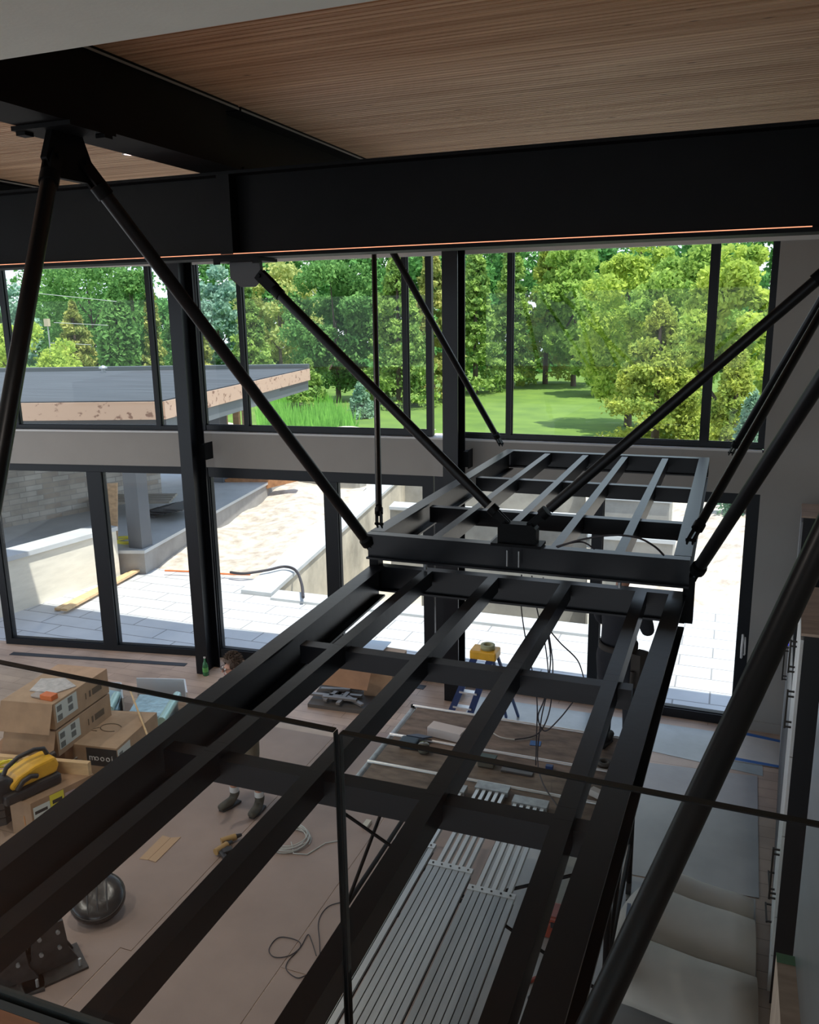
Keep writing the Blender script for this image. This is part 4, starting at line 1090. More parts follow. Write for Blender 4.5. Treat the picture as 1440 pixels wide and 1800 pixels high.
def person(loc, rot, label, pose):
    e = empty('person', loc, label, 'person'); e.rotation_euler = (0, 0, rot)
    # facing -Y locally; right side is -X
    hip, kn, an, fx = .93, .50, .09, pose.get('stance', .13)
    lean = pose.get('lean', 0)
    J = [((0, .0, .98), (.10, .075))]; E_ = []
    tors = chain(J, E_, 0, [((0, -.0 - lean * .2, 1.12), (.135, .10)), ((0, -.01 - lean * .5, 1.28), (.155, .11)), ((0, -.0 - lean, 1.42), (.13, .095))])
    nk = chain(J, E_, tors, [((0, -.0 - lean * 1.15, 1.50), .055), ((0, -.03 - lean * 1.4, 1.555), .056)])
    hx, hy, hz = pose.get('head', (0, -.06, 1.64))
    hd = chain(J, E_, nk, [((hx, hy - lean * 1.4, hz), (.082, .095)), ((hx, hy + .005 - lean * 1.4, hz + .075), (.070, .082))])
    hc = Vector((hx, hy - lean * 1.4, hz + .02))
    arms = {}
    for s, key in ((-1, 'r'), (1, 'l')):
        sh = ((s * .19, -lean, 1.40), .062)
        el, wr = pose['arm_' + key]
        w = chain(J, E_, tors, [sh, ((*el,), .043), ((*wr,), .028)])
        d = (Vector(wr) - Vector(el)).normalized(); upv = Vector((s * .3, .9, .2)); upv = (upv - d * upv.dot(d)).normalized()
        hand(J, E_, w, wr, d, upv, pose.get('curl', .6)); arms[key] = (sh[0], el, wr)
        ft = pose.get('foot_' + key, (s * fx, 0, 0)); tw = pose.get('toe', 0)
        f = Vector(ft)
        kneep = (s * .10 * .5 + f.x * .5, -.03 + f.y * .5, kn)
        chain(J, E_, 0, [((s * .085, 0, hip - .06), .072), ((*kneep,), .052), ((f.x, f.y + .01, .30), .052), ((f.x, f.y + .03, an), .036), ((f.x + s * .03, f.y - .09, .04), (.036, .028)), ((f.x + s * .04, f.y - .16, .032), (.034, .022))])
    body = skin_mesh('body', J, E_, skin_m, 0, e)
    fd = Vector((pose.get('look', 0), -1, -.25)).normalized()
    return e, hc, fd, arms, J
def clothing(e, pose, arms, J, shirt_m, pants_m, short=False, sleeve=.5):
    lean = pose.get('lean', 0)
    Js = [((0, 0, .86), (.175, .135))]; Es = []
    t = chain(Js, Es, 0, [((0, -.0 - lean * .2, 1.12), (.165, .125)), ((0, -.01 - lean * .5, 1.28), (.18, .135)), ((0, -.0 - lean, 1.42), (.15, .115)), ((0, -lean * 1.1, 1.475), (.075, .07))])
    for k, s in (('r', -1), ('l', 1)):
        sh, el, wr = arms[k]
        pts = [(sh, .08)]
        if sleeve <= 1: pts.append(((*(Vector(sh).lerp(Vector(el), sleeve)),), .066))
        else: pts += [((*el,), .06), ((*Vector(el).lerp(Vector(wr), .85),), .045)]
        chain(Js, Es, 3, pts)
    skin_mesh('shirt', Js, Es, shirt_m, 0, e)
    Jp = [((0, 0, .93), (.20, .15)), ((0, 0, 1.07), (.17, .13))]; Ep = [(0, 1)]
    for k, s in (('r', -1), ('l', 1)):
        f = Vector(pose.get('foot_' + k, (s * pose.get('stance', .13), 0, 0)))
        kneep = Vector((s * .05 + f.x * .5, -.03 + f.y * .5, .50))
        pts = [((s * .095, 0, .85), .115)]
        if short: pts += [((*Vector((s * .095, 0, .85)).lerp(kneep, .85),), .09)]
        else: pts += [((*kneep,), .08), ((f.x, f.y + .02, .28), .072), ((f.x, f.y + .02, .13), .068)]
        chain(Jp, Ep, 0, pts)
    skin_mesh('trousers' if not short else 'shorts', Jp, Ep, pants_m, 0, e)
def footwear(e, pose, boot):
    for k, s in (('r', -1), ('l', 1)):
        f = Vector(pose.get('foot_' + k, (s * pose.get('stance', .13), 0, 0)))
        Jb = [((f.x, f.y + .03, .06), (.056, .05))]; Eb = []
        chain(Jb, Eb, 0, [((f.x, f.y + .025, .13), .056), ((f.x, f.y + .02, .17), .054)])
        chain(Jb, Eb, 0, [((f.x + s * .02, f.y - .06, .052), (.055, .046)), ((f.x + s * .035, f.y - .15, .045), (.054, .038)), ((f.x + s * .04, f.y - .19, .042), (.042, .032))])
        b = skin_mesh('boot', Jb, Eb, boot, 0, e)
        so = local(e, 'sole', MB().prism([(f.x - .045, f.y + .075, .002), (f.x + .045, f.y + .075, .002), (f.x + .055 + s * .02, f.y - .08, .002), (f.x + .035 + s * .035, f.y - .17, .002), (f.x - .025 + s * .035, f.y - .175, .002), (f.x - .055 + s * .02, f.y - .10, .002)], (0, 0, .022)), rubber, .006)
def face(e, hc, look, hair, glasses=True, cap=False, longhair=0):
    d = Vector((math.sin(look), -math.cos(look), -.15)).normalized(); s = Vector((0, 0, 1)).cross(d).normalized() * -1; u = s.cross(d) * -1
    if u.z < 0: u = -u
    P_ = lambda a, b_, c: hc + s * a + u * b_ + d * c
    local(e, 'nose', MB().prism([P_(-.012, -.022, .088), P_(.012, -.022, .088), P_(0, .015, .082)], tuple(d * .022)), skin_m, .004)
    for k in (-1, 1):
        local(e, 'eye', sph(P_(k * .032, .012, .078), .012, n=8, seg=10), mat('eye_white', (.6, .6, .6), .3))
        local(e, 'ear', sph(P_(k * .084, -.005, .0), .028, (.45, .8, 1.1), 8, 12), skin_m)
    local(e, 'mouth', MB().tube([P_(-.024, -.052, .080), P_(0, -.055, .087), P_(.024, -.052, .080)], .005, 6), mat('lips', (.35, .12, .10), .5))
    hm = MB(); rr = random.Random(5); n = 0
    base = sph(hc + Vector((0, 0, .045)) - d * .018, .098, (1, 1, .95), 14, 22)
    base.v = [tuple(Vector(v) + Vector((rr.uniform(-1, 1), rr.uniform(-1, 1), rr.uniform(-1, 1))) * .006) for v in base.v]
    keep = [f for f in base.f if not all((Vector(base.v[i]) - hc).dot(d) > .035 and (Vector(base.v[i]) - hc).z < .075 for i in f) and sum((Vector(base.v[i]) - hc).z for i in f) / len(f) > -.045]
    hm.add(base.v, keep, True)
    for i in range(220):
        a = rr.uniform(0, 6.28); el = rr.uniform(.15, 1.5)
        q = Vector((math.cos(a) * math.cos(el), math.sin(a) * math.cos(el), math.sin(el)))
        if q.dot(d) > .55 and q.z < .55: continue
        b0 = hc + Vector((0, 0, .045)) - d * .018 + q * .094
        tdir = (q + Vector((rr.uniform(-1, 1), rr.uniform(-1, 1), rr.uniform(-.6, .8))) * .8).normalized()
        hm.cyl(b0, b0 + tdir * .026, .008, 4, .002)
    local(e, 'hair', hm, hair)
    if glasses:
        g = MB()
        for k in (-1, 1):
            c = P_(k * .034, .012, .098)
            g.tube([c + s * .024 * math.cos(a) + u * .018 * math.sin(a) for a in np.linspace(0, 2 * math.pi, 16)], .0025, 5)
            g.tube([P_(k * .058, .016, .096), P_(k * .088, .012, .0)], .0025, 5)
        g.tube([P_(-.010, .014, .099), P_(.010, .014, .099)], .0025, 5)
        local(e, 'glasses', g, blackp)
p1 = atz(434, 1420, .005)
pose1 = dict(stance=.15, lean=.01, head=(-.01, -.065, 1.63), look=-.5, arm_r=((-.24, -.04, 1.14), (-.12, -.26, 1.12)), arm_l=((.24, -.04, 1.14), (.09, -.27, 1.11)), curl=.9, foot_r=(-.16, -.02, 0), foot_l=(.14, .03, 0))
e1, hc, fd, arms, J1 = person((p1.x, p1.y, .006), -.15, 'man in black shirt, khaki shorts and boots looking down, half hidden behind the left beam', pose1)
clothing(e1, pose1, arms, J1, cloth_k, cloth_tan, True, .6)
footwear(e1, pose1, boot_m)
for s, k in ((-1, 'r'), (1, 'l')):
    f = Vector(pose1['foot_' + k]); local(e1, 'sock', MB().lathe((f.x, f.y + .02, .155), [(.050, 0), (.050, .03), (.049, .055), (.044, .06)], 16), sock_m)
face(e1, hc, -.45, hair_m)
p2 = atz(1080, 1335, DZ)
pose2 = dict(stance=.14, lean=.0, head=(0, -.05, 1.63), arm_r=((-.23, -.08, 1.16), (-.08, -.30, 1.16)), arm_l=((.23, -.08, 1.16), (.08, -.31, 1.15)), curl=1.1, foot_r=(-.17, .02, 0), foot_l=(.13, -.05, 0))
e2, hc2, fd, arms2, J2 = person((p2.x - .02, p2.y + .12, DZ), 2.75, 'worker dressed in black standing on the scaffold deck behind the bridge frame', pose2)
clothing(e2, pose2, arms2, J2, cloth_k, cloth_k, False, 1.5)
footwear(e2, pose2, rubber)
face(e2, hc2, 0, hair_m, False); e2.scale = (.95, .95, .95)
local(e2, 'cap', MB().lathe((hc2.x, hc2.y + .01, hc2.z + .05), [(.108, -.03), (.112, .03), (.10, .08), (.06, .105), (0, .11)], 20).box((hc2.x - .07, hc2.y - .19, hc2.z + .03), (hc2.x + .07, hc2.y - .09, hc2.z + .042)), cloth_k)
local(e2, 'tool_belt', MB().lathe((0, 0, .99), [(.165, 0), (.165, .05), (.15, .05)], 20).box((-.25, -.06, .70), (-.165, .08, 1.0)).cyl((-.2, .12, .62), (-.2, .11, .86), .018, 8), mat('belt_leather', (.03, .022, .016), .7))

# ------------------------------------------------------------------ OUTSIDE: terrace, pool, walls
ZG = -.12
paver = brick_mat('terrace_pavers', (.57, .58, .59), (.52, .53, .54), (.26, .26, .26), 1.2, .42, .012, .8, .4, 0, .12, 1.5)
lawn_m = mat('lawn', (.15, .25, .03), .95, color2=(.08, .155, .02), vscale=.5, bump=.5, bscale=8)
# ground pieces round the pool
PX0, PX1, PY0, PY1 = -8.1, -2.0, 13.55, 24.5     # pool, skewed a little like the left wing
sk = -.165                                         # sideways drift of the pool edge per metre away
def px_at(y, base): return base + (y - PY0) * sk
terr = MB()
terr.box((-13.0, 10.2, ZG - .2), (8, 13.5, ZG))
terr.box((-14.2, 9.0, ZG - .2), (-7.0, 10.2, ZG))
terr.add([(px_at(13.5, -1.4), 13.5, ZG), (8, 13.5, ZG), (8, 15.4, ZG), (px_at(15.4, -1.4), 15.4, ZG)], [(0, 1, 2, 3)])
terr.add([(-13.0, 13.5, ZG), (px_at(13.5, -8.75), 13.5, ZG), (px_at(14.35, -8.75), 14.35, ZG), (-13.0, 14.35, ZG)], [(0, 1, 2, 3)])
struct('floor', terr, paver).name = 'terrace_floor'
grd = MB()
N = 40
def hgt(x, y):
    h = .10 * math.sin(x * 1.7 + y) + .06 * math.sin(y * 2.3 - x * 1.1)
    edge = min(1, max(0, (y - 14.3) / 2))
    return ZG - .03 + edge * (.14 + h)
gx = np.linspace(-34, -8.9, 50); gy = np.linspace(14.36, 34, 40)
def grid(mb, fx0, fx1, ys, n, hf):
    vs = []; 
    for y in ys:
        a, b_ = fx0(y), fx1(y)
        for i in range(n + 1):
            x = a + (b_ - a) * i / n; vs.append((x, y, hf(x, y)))
    fs = [(j * (n + 1) + i, j * (n + 1) + i + 1, (j + 1) * (n + 1) + i + 1, (j + 1) * (n + 1) + i) for j in range(len(ys) - 1) for i in range(n)]
    return mb.add(vs, fs, True)
grid(grd, lambda y: -40, lambda y: px_at(y, -8.72), np.linspace(14.36, 36, 44), 60, hgt)
grid(grd, lambda y: px_at(y, -1.42), lambda y: 22, np.linspace(15.4, 36, 44), 50, lambda x, y: ZG - .02 + min(1, (y - 15.4) / 1.0) * (.22 + .10 * math.sin(x * 2.1 + y * .7) + .06 * math.sin(y * 3.1)) + min(3.2, max(0, (x + 1.5))) * .16 * min(1, (y - 15.4) / 3))
grid(grd, lambda y: px_at(y, -8.75), lambda y: px_at(y, -1.35), np.linspace(26.6, 36, 20), 20, lambda x, y: ZG + .05)
tag(grd.build('gravel_bed', gravel), 'bright gravel and dirt around the pool shell', 'gravel', kind='stuff')
lw = MB()
grid(lw, lambda y: -120, lambda y: 60, np.linspace(36, 130, 40), 60, lambda x, y: -.5 + max(0, (y - 55)) * .012 * max(0, min(1, (x + 22) / 10)) + .1 * math.sin(x * .2) * math.sin(y * .15))
lo = lw.build('ground', lawn_m); tag(lo, kind='structure')
# pool
pool = empty('pool_shell', (-5, 18, ZG), 'unfinished concrete pool with a pale stone coping beyond the doors', 'pool')
def slab(mb, y0, y1, xa, xb, z0, z1):
    return mb.hexa([(px_at(y0, xa), y0, z0), (px_at(y0, xb), y0, z0), (px_at(y1, xb), y1, z0), (px_at(y1, xa), y1, z0), (px_at(y0, xa), y0, z1), (px_at(y0, xb), y0, z1), (px_at(y1, xb), y1, z1), (px_at(y1, xa), y1, z1)])
place(pool, 'basin_wall', slab(MB(), 13.5, 26.5, -8.35, -8.1, -1.9, ZG - .001), conc_tan)
place(pool, 'basin_wall', slab(MB(), 13.5, 26.5, -2.0, -1.75, -1.9, ZG), conc_tan)
place(pool, 'basin_wall', slab(MB(), 13.5, 13.7, -8.099, -2.001, -1.9, ZG - .06), conc)
place(pool, 'basin_wall', slab(MB(), 26.2, 26.5, -8.099, -2.001, -1.9, ZG + .5), conc)
place(pool, 'basin_floor', slab(MB(), 13.5, 26.5, -8.3, -1.8, -2.1, -1.901), conc_tan)
place(pool, 'coping', slab(MB(), 13.45, 26.6, -8.72, -8.05, ZG + .0, ZG + .08), coping_m)
place(pool, 'coping_front', slab(MB(), 13.28, 13.75, -8.0, -1.4, ZG - .001, ZG + .05), coping_m)
place(pool, 'inner_wall', slab(MB(), 19.4, 19.8, -7.0, -2.002, -1.9, ZG + .45), conc)
place(pool, 'inner_wall_cap', slab(MB(), 19.3, 19.9, -7.0, -2.0, ZG + .451, ZG + .53), coping_m)
place(pool, 'dividing_wall', slab(MB(), 16.6, 17.0, -5.6, -2.002, -1.9, ZG + .25), conc)
# concrete blocks and steps right of the pool
def block(x0, x1, y0, y1, z1, label, cap=True):
    e = empty('concrete_step', ((x0 + x1) / 2, y0, ZG), label, 'concrete step', 'concrete steps beside the pool')
    place(e, 'step_block', MB().box((x0, y0, -1.5), (x1, y1, z1)), conc)
    if cap: place(e, 'step_cap', MB().box((x0 - .05, y0 - .05, z1 + .001), (x1 + .05, y1, z1 + .08)), coping_m)
block(-2.55, -.9, 17.2, 18.2, .55, 'low concrete step with pale cap seen through the right frame')
block(-2.8, -1.1, 18.8, 20.0, 1.05, 'higher concrete step behind the low one')
e = empty('garden_wall', (-9.2, 22, ZG), 'low concrete wall end left of the pool far side', 'wall')
place(e, 'wall_body', MB().box((-13.2, 23.4, ZG - .3), (-10.6, 23.9, .55)), conc)
place(e, 'wall_cap', MB().box((-13.25, 23.3, .551), (-10.55, 24.0, .62)), coping_m)
# hoses outside
tag(MB().tube([tuple(atz(x, y, ZG + .16)) for x, y in smooth([(405, 1006), (430, 1008), (470, 1002), (500, 996), (520, 1003), (530, 1025), (533, 1050)])], .03, 6).build('garden_hose', cable_m), 'dark hose lying over the pool coping', 'hose')
tag(MB().tube([tuple(atz(x, y, ZG + .10)) for x, y in smooth([(290, 1003), (340, 1005), (400, 1009), (440, 1010)])], .02, 6).build('orange_cord', orange_m), 'faint orange cord along the gravel edge', 'cord')

# left wing: raised patio, retaining wall, stone wall, flat roof
stone = brick_mat('stone_veneer', (.60, .58, .54), (.40, .34, .28), (.38, .36, .33), .42, .13, .012, .85, .37, 0, .35, 1.6, 'xz')
nz = stone.node_tree
conc_c = mat('retaining_block', (.74, .70, .60), .85, var=.12, vscale=1.5, stretch=(1, 1, 5))
# retaining wall running away from the house
r0, r1 = atz(47, 1070, ZG), atz(163, 1030, ZG)
dr = (r1 - r0).normalized(); ra = r0 - dr * 2.2; rb_ = r0 + dr * 2.25
nl = Vector((-dr.y, dr.x, 0))
rw = empty('retaining_wall', r0, 'pale block retaining wall with smooth stone cap outside the left door', 'retaining wall')
H_ = 1.0
place(rw, 'wall_body', MB().hexa([ra, rb_, rb_ + nl * .4, ra + nl * .4] + [q_ + Vector((0, 0, H_)) for q_ in (ra, rb_, rb_ + nl * .4, ra + nl * .4)]), conc_c)
place(rw, 'wall_cap', MB().hexa([q_ + Vector((0, 0, H_ + .001)) for q_ in (ra - nl * .06, rb_ - nl * .06, rb_ + nl * .5, ra + nl * .5)] + [q_ + Vector((0, 0, H_ + .09)) for q_ in (ra - nl * .06, rb_ - nl * .06, rb_ + nl * .5, ra + nl * .5)]), coping_m)
# raised patio
ZP = .42
pa, pb = atz(150, 966, ZP), atz(253, 966, ZP)
patio = empty('raised_patio', pa, 'raised paved patio with grey block front under the flat roof', 'patio')
pdv = Vector((-.18, 1, 0)).normalized()
pl = pa + (pa - pb).normalized() * 8
quad = [pl, pb, pb + pdv * 11, pl + pdv * 11]
place(patio, 'patio_block', MB().hexa([Vector((p.x, p.y, ZG - .1)) for p in quad] + [Vector((p.x, p.y, ZP - .07)) for p in quad]), mat('grey_block', (.30, .29, .28), .85, var=.2, vscale=2))
quad2 = [pl + Vector((0, -.06, 0)), pb + Vector((.06, -.06, 0)), pb + Vector((.06, 0, 0)) + pdv * 11, pl + pdv * 11]
place(patio, 'patio_paving', MB().hexa([Vector((p.x, p.y, ZP - .069)) for p in quad2] + [Vector((p.x, p.y, ZP)) for p in quad2]), coping_m)
def patio_pt(x, y, z=ZP): return atz(x, y, z)
cpx = patio_pt(244, 962)
tag(MB().box((cpx.x - .17, cpx.y - .1, ZP + .001), (cpx.x + .17, cpx.y + .24, 3.05)).build('porch_column', mat('grey_steel', (.12, .13, .145), .6)), 'grey square column carrying the flat porch roof', 'column', 'columns of the porch')
c2 = patio_pt(388, 878, ZG)
tag(MB().box((c2.x - .2, c2.y - .1, ZG), (c2.x + .2, c2.y + .3, 3.2)).build('porch_column', mat('grey_steel', (.12, .13, .145), .6)), 'grey column of the porch seen at the top left of the middle door', 'column', 'columns of the porch')
# leaning plywood, hose, lumber, pallets
l0, l1 = patio_pt(165, 958), patio_pt(206, 955)
tag(MB().hexa([l0, l1, l1 + Vector((0, .03, 0)), l0 + Vector((0, .03, 0)), l0 + Vector((-.0, .5, 1.25)), l0 + (l1 - l0) * .55 + Vector((0, .5, 1.25)), l0 + (l1 - l0) * .55 + Vector((0, .53, 1.25)), l0 + Vector((0, .53, 1.25))]).build('plywood_sheet', ply), 'orange plywood sheet leaning on the porch', 'plywood')
hc_ = patio_pt(222, 955); pts = []
for i in range(90):
    a = i * .5; pts.append(hc_ + Vector(((.30 + .1 * math.sin(i * .3)) * math.cos(a), .22 * math.sin(a), .04 + .05 * abs(math.sin(i * .17)))))
tag(MB().tube(pts, .016, 6).build('air_hose', ylw_rope), 'tangled yellow air hose on the porch paving', 'hose')
for k, (a, b_, z0, w_) in enumerate((((112, 1074), (278, 984), .06, .14), ((100, 1073), (240, 1003), .02, .10))):
    p0, p1 = atz(*a, ZG + z0), atz(*b_, ZG + z0)
    tag(MB().bar(p0 + Vector((0, 0, .02)), p1 + Vector((0, 0, .02)), w_, .045).build('lumber_board', lumber), ('long yellow pine board lying on the terrace, upper of two' if k == 0 else 'short pine board under the long one on the terrace'), 'board', 'pine boards outside the left door')
for k in range(4):
    p0 = patio_pt(160 + k * 5, 884 - k * 4, ZP + .3); tag(MB().bar(p0, p0 + Vector((2.0, .5, .05)), .18, .05).build('stacked_board', mat('grey_board', (.36, .33, .28), .8)), ('lowest', 'second', 'third', 'topmost')[k] + ' grey board of the pile deep under the porch', 'board', 'boards stored under the porch')
pc = atz(296, 905, ZP)
pal = empty('pallet_bundle', pc, 'bundle of dark plastic grates with strapping on the porch edge', 'bundle')
for k in range(6):
    o_ = Vector((-.5 + .18 * k, .15 * math.sin(k), .08 + .05 * k)); place(pal, 'grate', MB().box(pc + o_ + Vector((-.1, -.5, -.03)), pc + o_ + Vector((.5, .4, .0))), mat('grate_dark', (.05, .055, .06), .6))
# stone wall of the house wing
s0, s1 = Vector((-16.5, 12.3, ZG)), Vector((-14.35, 18.6, ZG))
sw = empty('stone_wall', s0, 'grey and tan stone veneer wall of the left wing', 'stone wall')
ang = math.atan2((s1 - s0).y, (s1 - s0).x); sw.rotation_euler = (0, 0, ang)
local(sw, 'masonry', MB().box((-3, 0, -.0), ((s1 - s0).length, .4, 3.3)), stone)
# flat roof
ZR = 3.62
rc = atz(286, 704, ZR); re_ = atz(543, 647, ZR); rf = atz(0, 707, ZR); rk = atz(0, 652, ZR)
rfd = (rf - rc).normalized(); far_l = rc + rfd * 14; bk = re_ + rfd * 18
roof = empty('flat_roof', rc, 'flat grey membrane roof with bare plywood fascia over the porch', 'roof')
def ring_slab(mb, z0, z1, ins=0):
    c_ = [far_l, rc, re_, bk]
    ct = sum(c_, Vector()) / 4
    q_ = [p + (ct - p).normalized() * ins for p in c_]
    return mb.hexa([Vector((p.x, p.y, z0)) for p in q_] + [Vector((p.x, p.y, z1)) for p in q_])
place(roof, 'roof_deck', ring_slab(MB(), ZR - .46, ZR - .06, .05), mat('dark_soffit', (.10, .105, .11), .7))
place(roof, 'membrane', ring_slab(MB(), ZR - .059, ZR + .0, .04), mat('roof_membrane', (.075, .085, .095), .85, 0, .15, var=.3, vscale=1, stretch=(.3, 4, 1)))
kn = mat('fascia_plywood', (.52, .36, .26), .75, color2=(.22, .12, .08), vscale=5.5, stretch=(1, 1, 1.4))
kn.node_tree.nodes['Color Ramp'].color_ramp.elements[0].position = .36
kn.node_tree.nodes['Color Ramp'].color_ramp.elements[1].position = .42
dn = Vector((0, 0, -.36)); ot = Vector((0, 0, -.02))
def facia(a, b_, name='fascia'):
    d = (b_ - a).normalized(); n = Vector((d.y, -d.x, 0)) * .03
    place(roof, name, MB().hexa([a + dn, b_ + dn, b_ + dn + n, a + dn + n, a + ot, b_ + ot, b_ + ot + n, a + ot + n]), kn)
facia(far_l, rc); facia(rc, re_)
place(roof, 'soffit_beam', MB().bar(far_l + Vector((0, .15, -.52)), rc + Vector((-.1, .15, -.52)), .2, .28).bar(rc + Vector((-.15, .1, -.52)), re_ + Vector((-.15, 0, -.52)), .2, .28), mat('grey_steel2', (.13, .145, .16), .5))
place(roof, 'back_kerb', MB().bar(bk + Vector((0, 0, .05)), re_ + Vector((0, 0, .05)), .3, .14), mat('kerb_dark', (.07, .085, .09), .6))
place(roof, 'roof_vent', MB().cyl(atz(182, 655, ZR), atz(182, 655, ZR) + Vector((0, 0, .12)), .06, 10).lathe(atz(182, 655, ZR) + Vector((0, 0, .12)), [(.12, 0), (.12, .05), (0, .1)], 12), galv)
# timber framed wall seen past the roof end
fw_ = empty('stud_wall', (-13.5, 21.5, ZG), 'new timber framed wall behind the porch roof end', 'framed wall')
for k in range(6):
    p = atY(352 + k * 16, 760, 21.5); place(fw_, 'stud', MB().box((p.x - .10, 21.5, ZG), (p.x + (.10 if k % 3 else -.02), 21.6, 3.05)), ply)
# bank of wood at the top of the middle door
wb = empty('lumber_pile', atz(430, 848, 0), 'orange brown timber offcuts on top of the gravel bank', 'lumber')
for k in range(5):
    p = atz(400 + k * 16, 850, .35); place(wb, 'offcut', MB().bar(p, p + Vector((1.0, .3, .25)), .3, .3), mat('rusty_wood', (.45, .22, .10), .8, var=.4, vscale=5))

# ------------------------------------------------------------------ TREES
def foliage(name, pts, sizes, m, parent=None, seed=0, flat_=0.0, droop=0.0):
    rs = np.random.RandomState(seed); n = len(pts)
    nrm = rs.normal(size=(n, 3)); nrm[:, 2] += flat_ * 2; nrm /= np.linalg.norm(nrm, axis=1)[:, None]
    a = np.cross(nrm, rs.normal(size=(n, 3))); a /= np.linalg.norm(a, axis=1)[:, None]; b_ = np.cross(nrm, a)
    s_ = sizes[:, None]
    v = np.empty((n, 4, 3)); v[:, 0] = pts - a * s_ ; v[:, 1] = pts - b_ * s_ * .55; v[:, 2] = pts + a * s_; v[:, 3] = pts + b_ * s_ * .55
    me = bpy.data.meshes.new(name)
    me.vertices.add(n * 4); me.vertices.foreach_set('co', v.reshape(-1))
    me.loops.add(n * 4); me.loops.foreach_set('vertex_index', np.arange(n * 4))
    me.polygons.add(n); me.polygons.foreach_set('loop_start', np.arange(0, n * 4, 4)); me.polygons.foreach_set('loop_total', np.full(n, 4))
    me.update(); me.validate(); me.materials.append(m)
    o = bpy.data.objects.new(name, me); COL.objects.link(o)
    if parent is not None: o.parent = parent
    return o
LM = {
 'lime': leaf_mat('leaf_lime', (0.651, 0.748, 0.151), (0.264, 0.421, 0.088), .45),
 'bright': leaf_mat('leaf_bright', (0.498, 0.661, 0.151), (0.176, 0.334, 0.079), .45),
 'green': leaf_mat('leaf_green', (0.249, 0.452, 0.133), (0.079, 0.211, 0.061), .35),
 'deep': leaf_mat('leaf_deep', (0.211, 0.452, 0.133), (0.061, 0.194, 0.053), .3),
 'olive': leaf_mat('leaf_olive', (0.574, 0.557, 0.167), (0.211, 0.299, 0.088), .3),
 'willow': leaf_mat('leaf_willow', (0.689, 0.696, 0.250), (0.351, 0.439, 0.157), .4),
 'blue': leaf_mat('leaf_blue', (0.421, 0.592, 0.434), (0.140, 0.299, 0.229), .3),
 'yspruce': leaf_mat('leaf_yspruce', (0.612, 0.661, 0.133), (0.176, 0.299, 0.070), .35),
 'bspruce': leaf_mat('leaf_bspruce', (0.383, 0.557, 0.367), (0.124, 0.264, 0.176), .3),
 'spruce': leaf_mat('leaf_spruce', (0.459, 0.626, 0.151), (0.105, 0.229, 0.070), .3),
}
bark = mat('bark', (.12, .09, .07), .9, var=.4, vscale=4, stretch=(1, 1, .3))
TREEN = [0]
def tree(px, D, top, wpx, kind, leaf, label, n=5200, zb=-.5, group='trees beyond the lawn', leafs=.30):
    TREEN[0] += 1; seed = TREEN[0]
    p = atY(px, 600, D); tp = atY(px, top, D); dist = (Vector((p.x, D, 5)) - EYE).length
    h = max(2.0, tp.z - zb); r = wpx * dist / FPX / 2
    e = empty({'spruce': 'spruce_tree', 'round': 'leafy_tree', 'column': 'cedar_tree', 'bush': 'bush'}[kind], (p.x, D, zb), label, 'tree' if kind != 'bush' else 'bush', group)
    rs = np.random.RandomState(seed * 7)
    if kind == 'spruce':
        nb = int(h * 15); pts = []; 
        per = max(12, n // nb)
        for i in range(nb):
            t = (i / nb) ** .85; z = h * (.06 + .93 * t); rad = r * (1 - t) ** .8 * rs.uniform(.75, 1.1) + .08
            a = rs.uniform(0, 6.283); u = rs.uniform(.15, 1, per) ** .6
            side = rs.normal(0, .16, per) * (rad * .8 + .2)
            x = rad * u * math.cos(a) - side * math.sin(a); y_ = rad * u * math.sin(a) + side * math.cos(a)
            zz = z - .28 * rad * u + .10 * rad * u * u + rs.normal(0, .09, per) - rs.uniform(0, .22, per) * (1 - u * .4)
            pts.append(np.stack([x, y_, zz], 1))
        pts = np.concatenate(pts); sz = rs.uniform(.55, 1.0, len(pts)) * leafs * .8
        tr_ = [((0, 0, 0), (0, 0, h * .95))]
    elif kind == 'column':
        k = n; t = rs.uniform(0, 1, k); a = rs.uniform(0, 6.283, k); rad = r * np.minimum(1, 2.2 * (1 - t)) ** .7 * rs.uniform(.6, 1.05, k)
        pts = np.stack([rad * np.cos(a), rad * np.sin(a), h * (.03 + .97 * t)], 1); sz = rs.uniform(.5, 1, k) * leafs
        tr_ = [((0, 0, 0), (0, 0, h * .8))]
    else:
        low = .03 if kind == 'round' else .0
        nc = 60 if kind == 'round' else 34
        cs_ = []
        for i in range(nc):
            v_ = rs.normal(size=3); v_ /= np.linalg.norm(v_); q_ = rs.uniform(.35, 1) ** .5
            zc = (low + (1 - low) * (.5 + .46 * v_[2] * q_)) * h
            cs_.append((v_[0] * q_ * r * .85, v_[1] * q_ * r * .85, zc, rs.uniform(.18, .34) * r))
        pts = []
        for (cx, cy_, cz, cr_) in cs_:
            k = n // nc; v_ = rs.normal(size=(k, 3)); v_ /= np.linalg.norm(v_, axis=1)[:, None]; q_ = rs.uniform(.55, 1.05, k)[:, None]
            pts.append(np.array([cx, cy_, cz]) + v_ * q_ * np.array([cr_, cr_, cr_ * .75]))
        pts = np.concatenate(pts); pts[:, 2] = np.maximum(pts[:, 2], .05); sz = rs.uniform(.5, 1.0, len(pts)) * leafs
        tr_ = [((0, 0, 0), (0, 0, h * .55))] + [((0, 0, h * (.2 + .06 * i)), (cs_[i * 5][0] * .8, cs_[i * 5][1] * .8, cs_[i * 5][2])) for i in range(6)]
    foliage('foliage', pts, sz, LM[leaf], e, seed, .25)
    tm = MB()
    for i, (a, b_) in enumerate(tr_): tm.cyl(a, b_, (.10 + h * .011) * (1 if i == 0 else .4), 8, .03)
    local(e, 'trunk', tm, bark)
    return e
T = tree
T(8, 60, 478, 120, 'round', 'blue', 'dark blue green pine at the far left window edge')
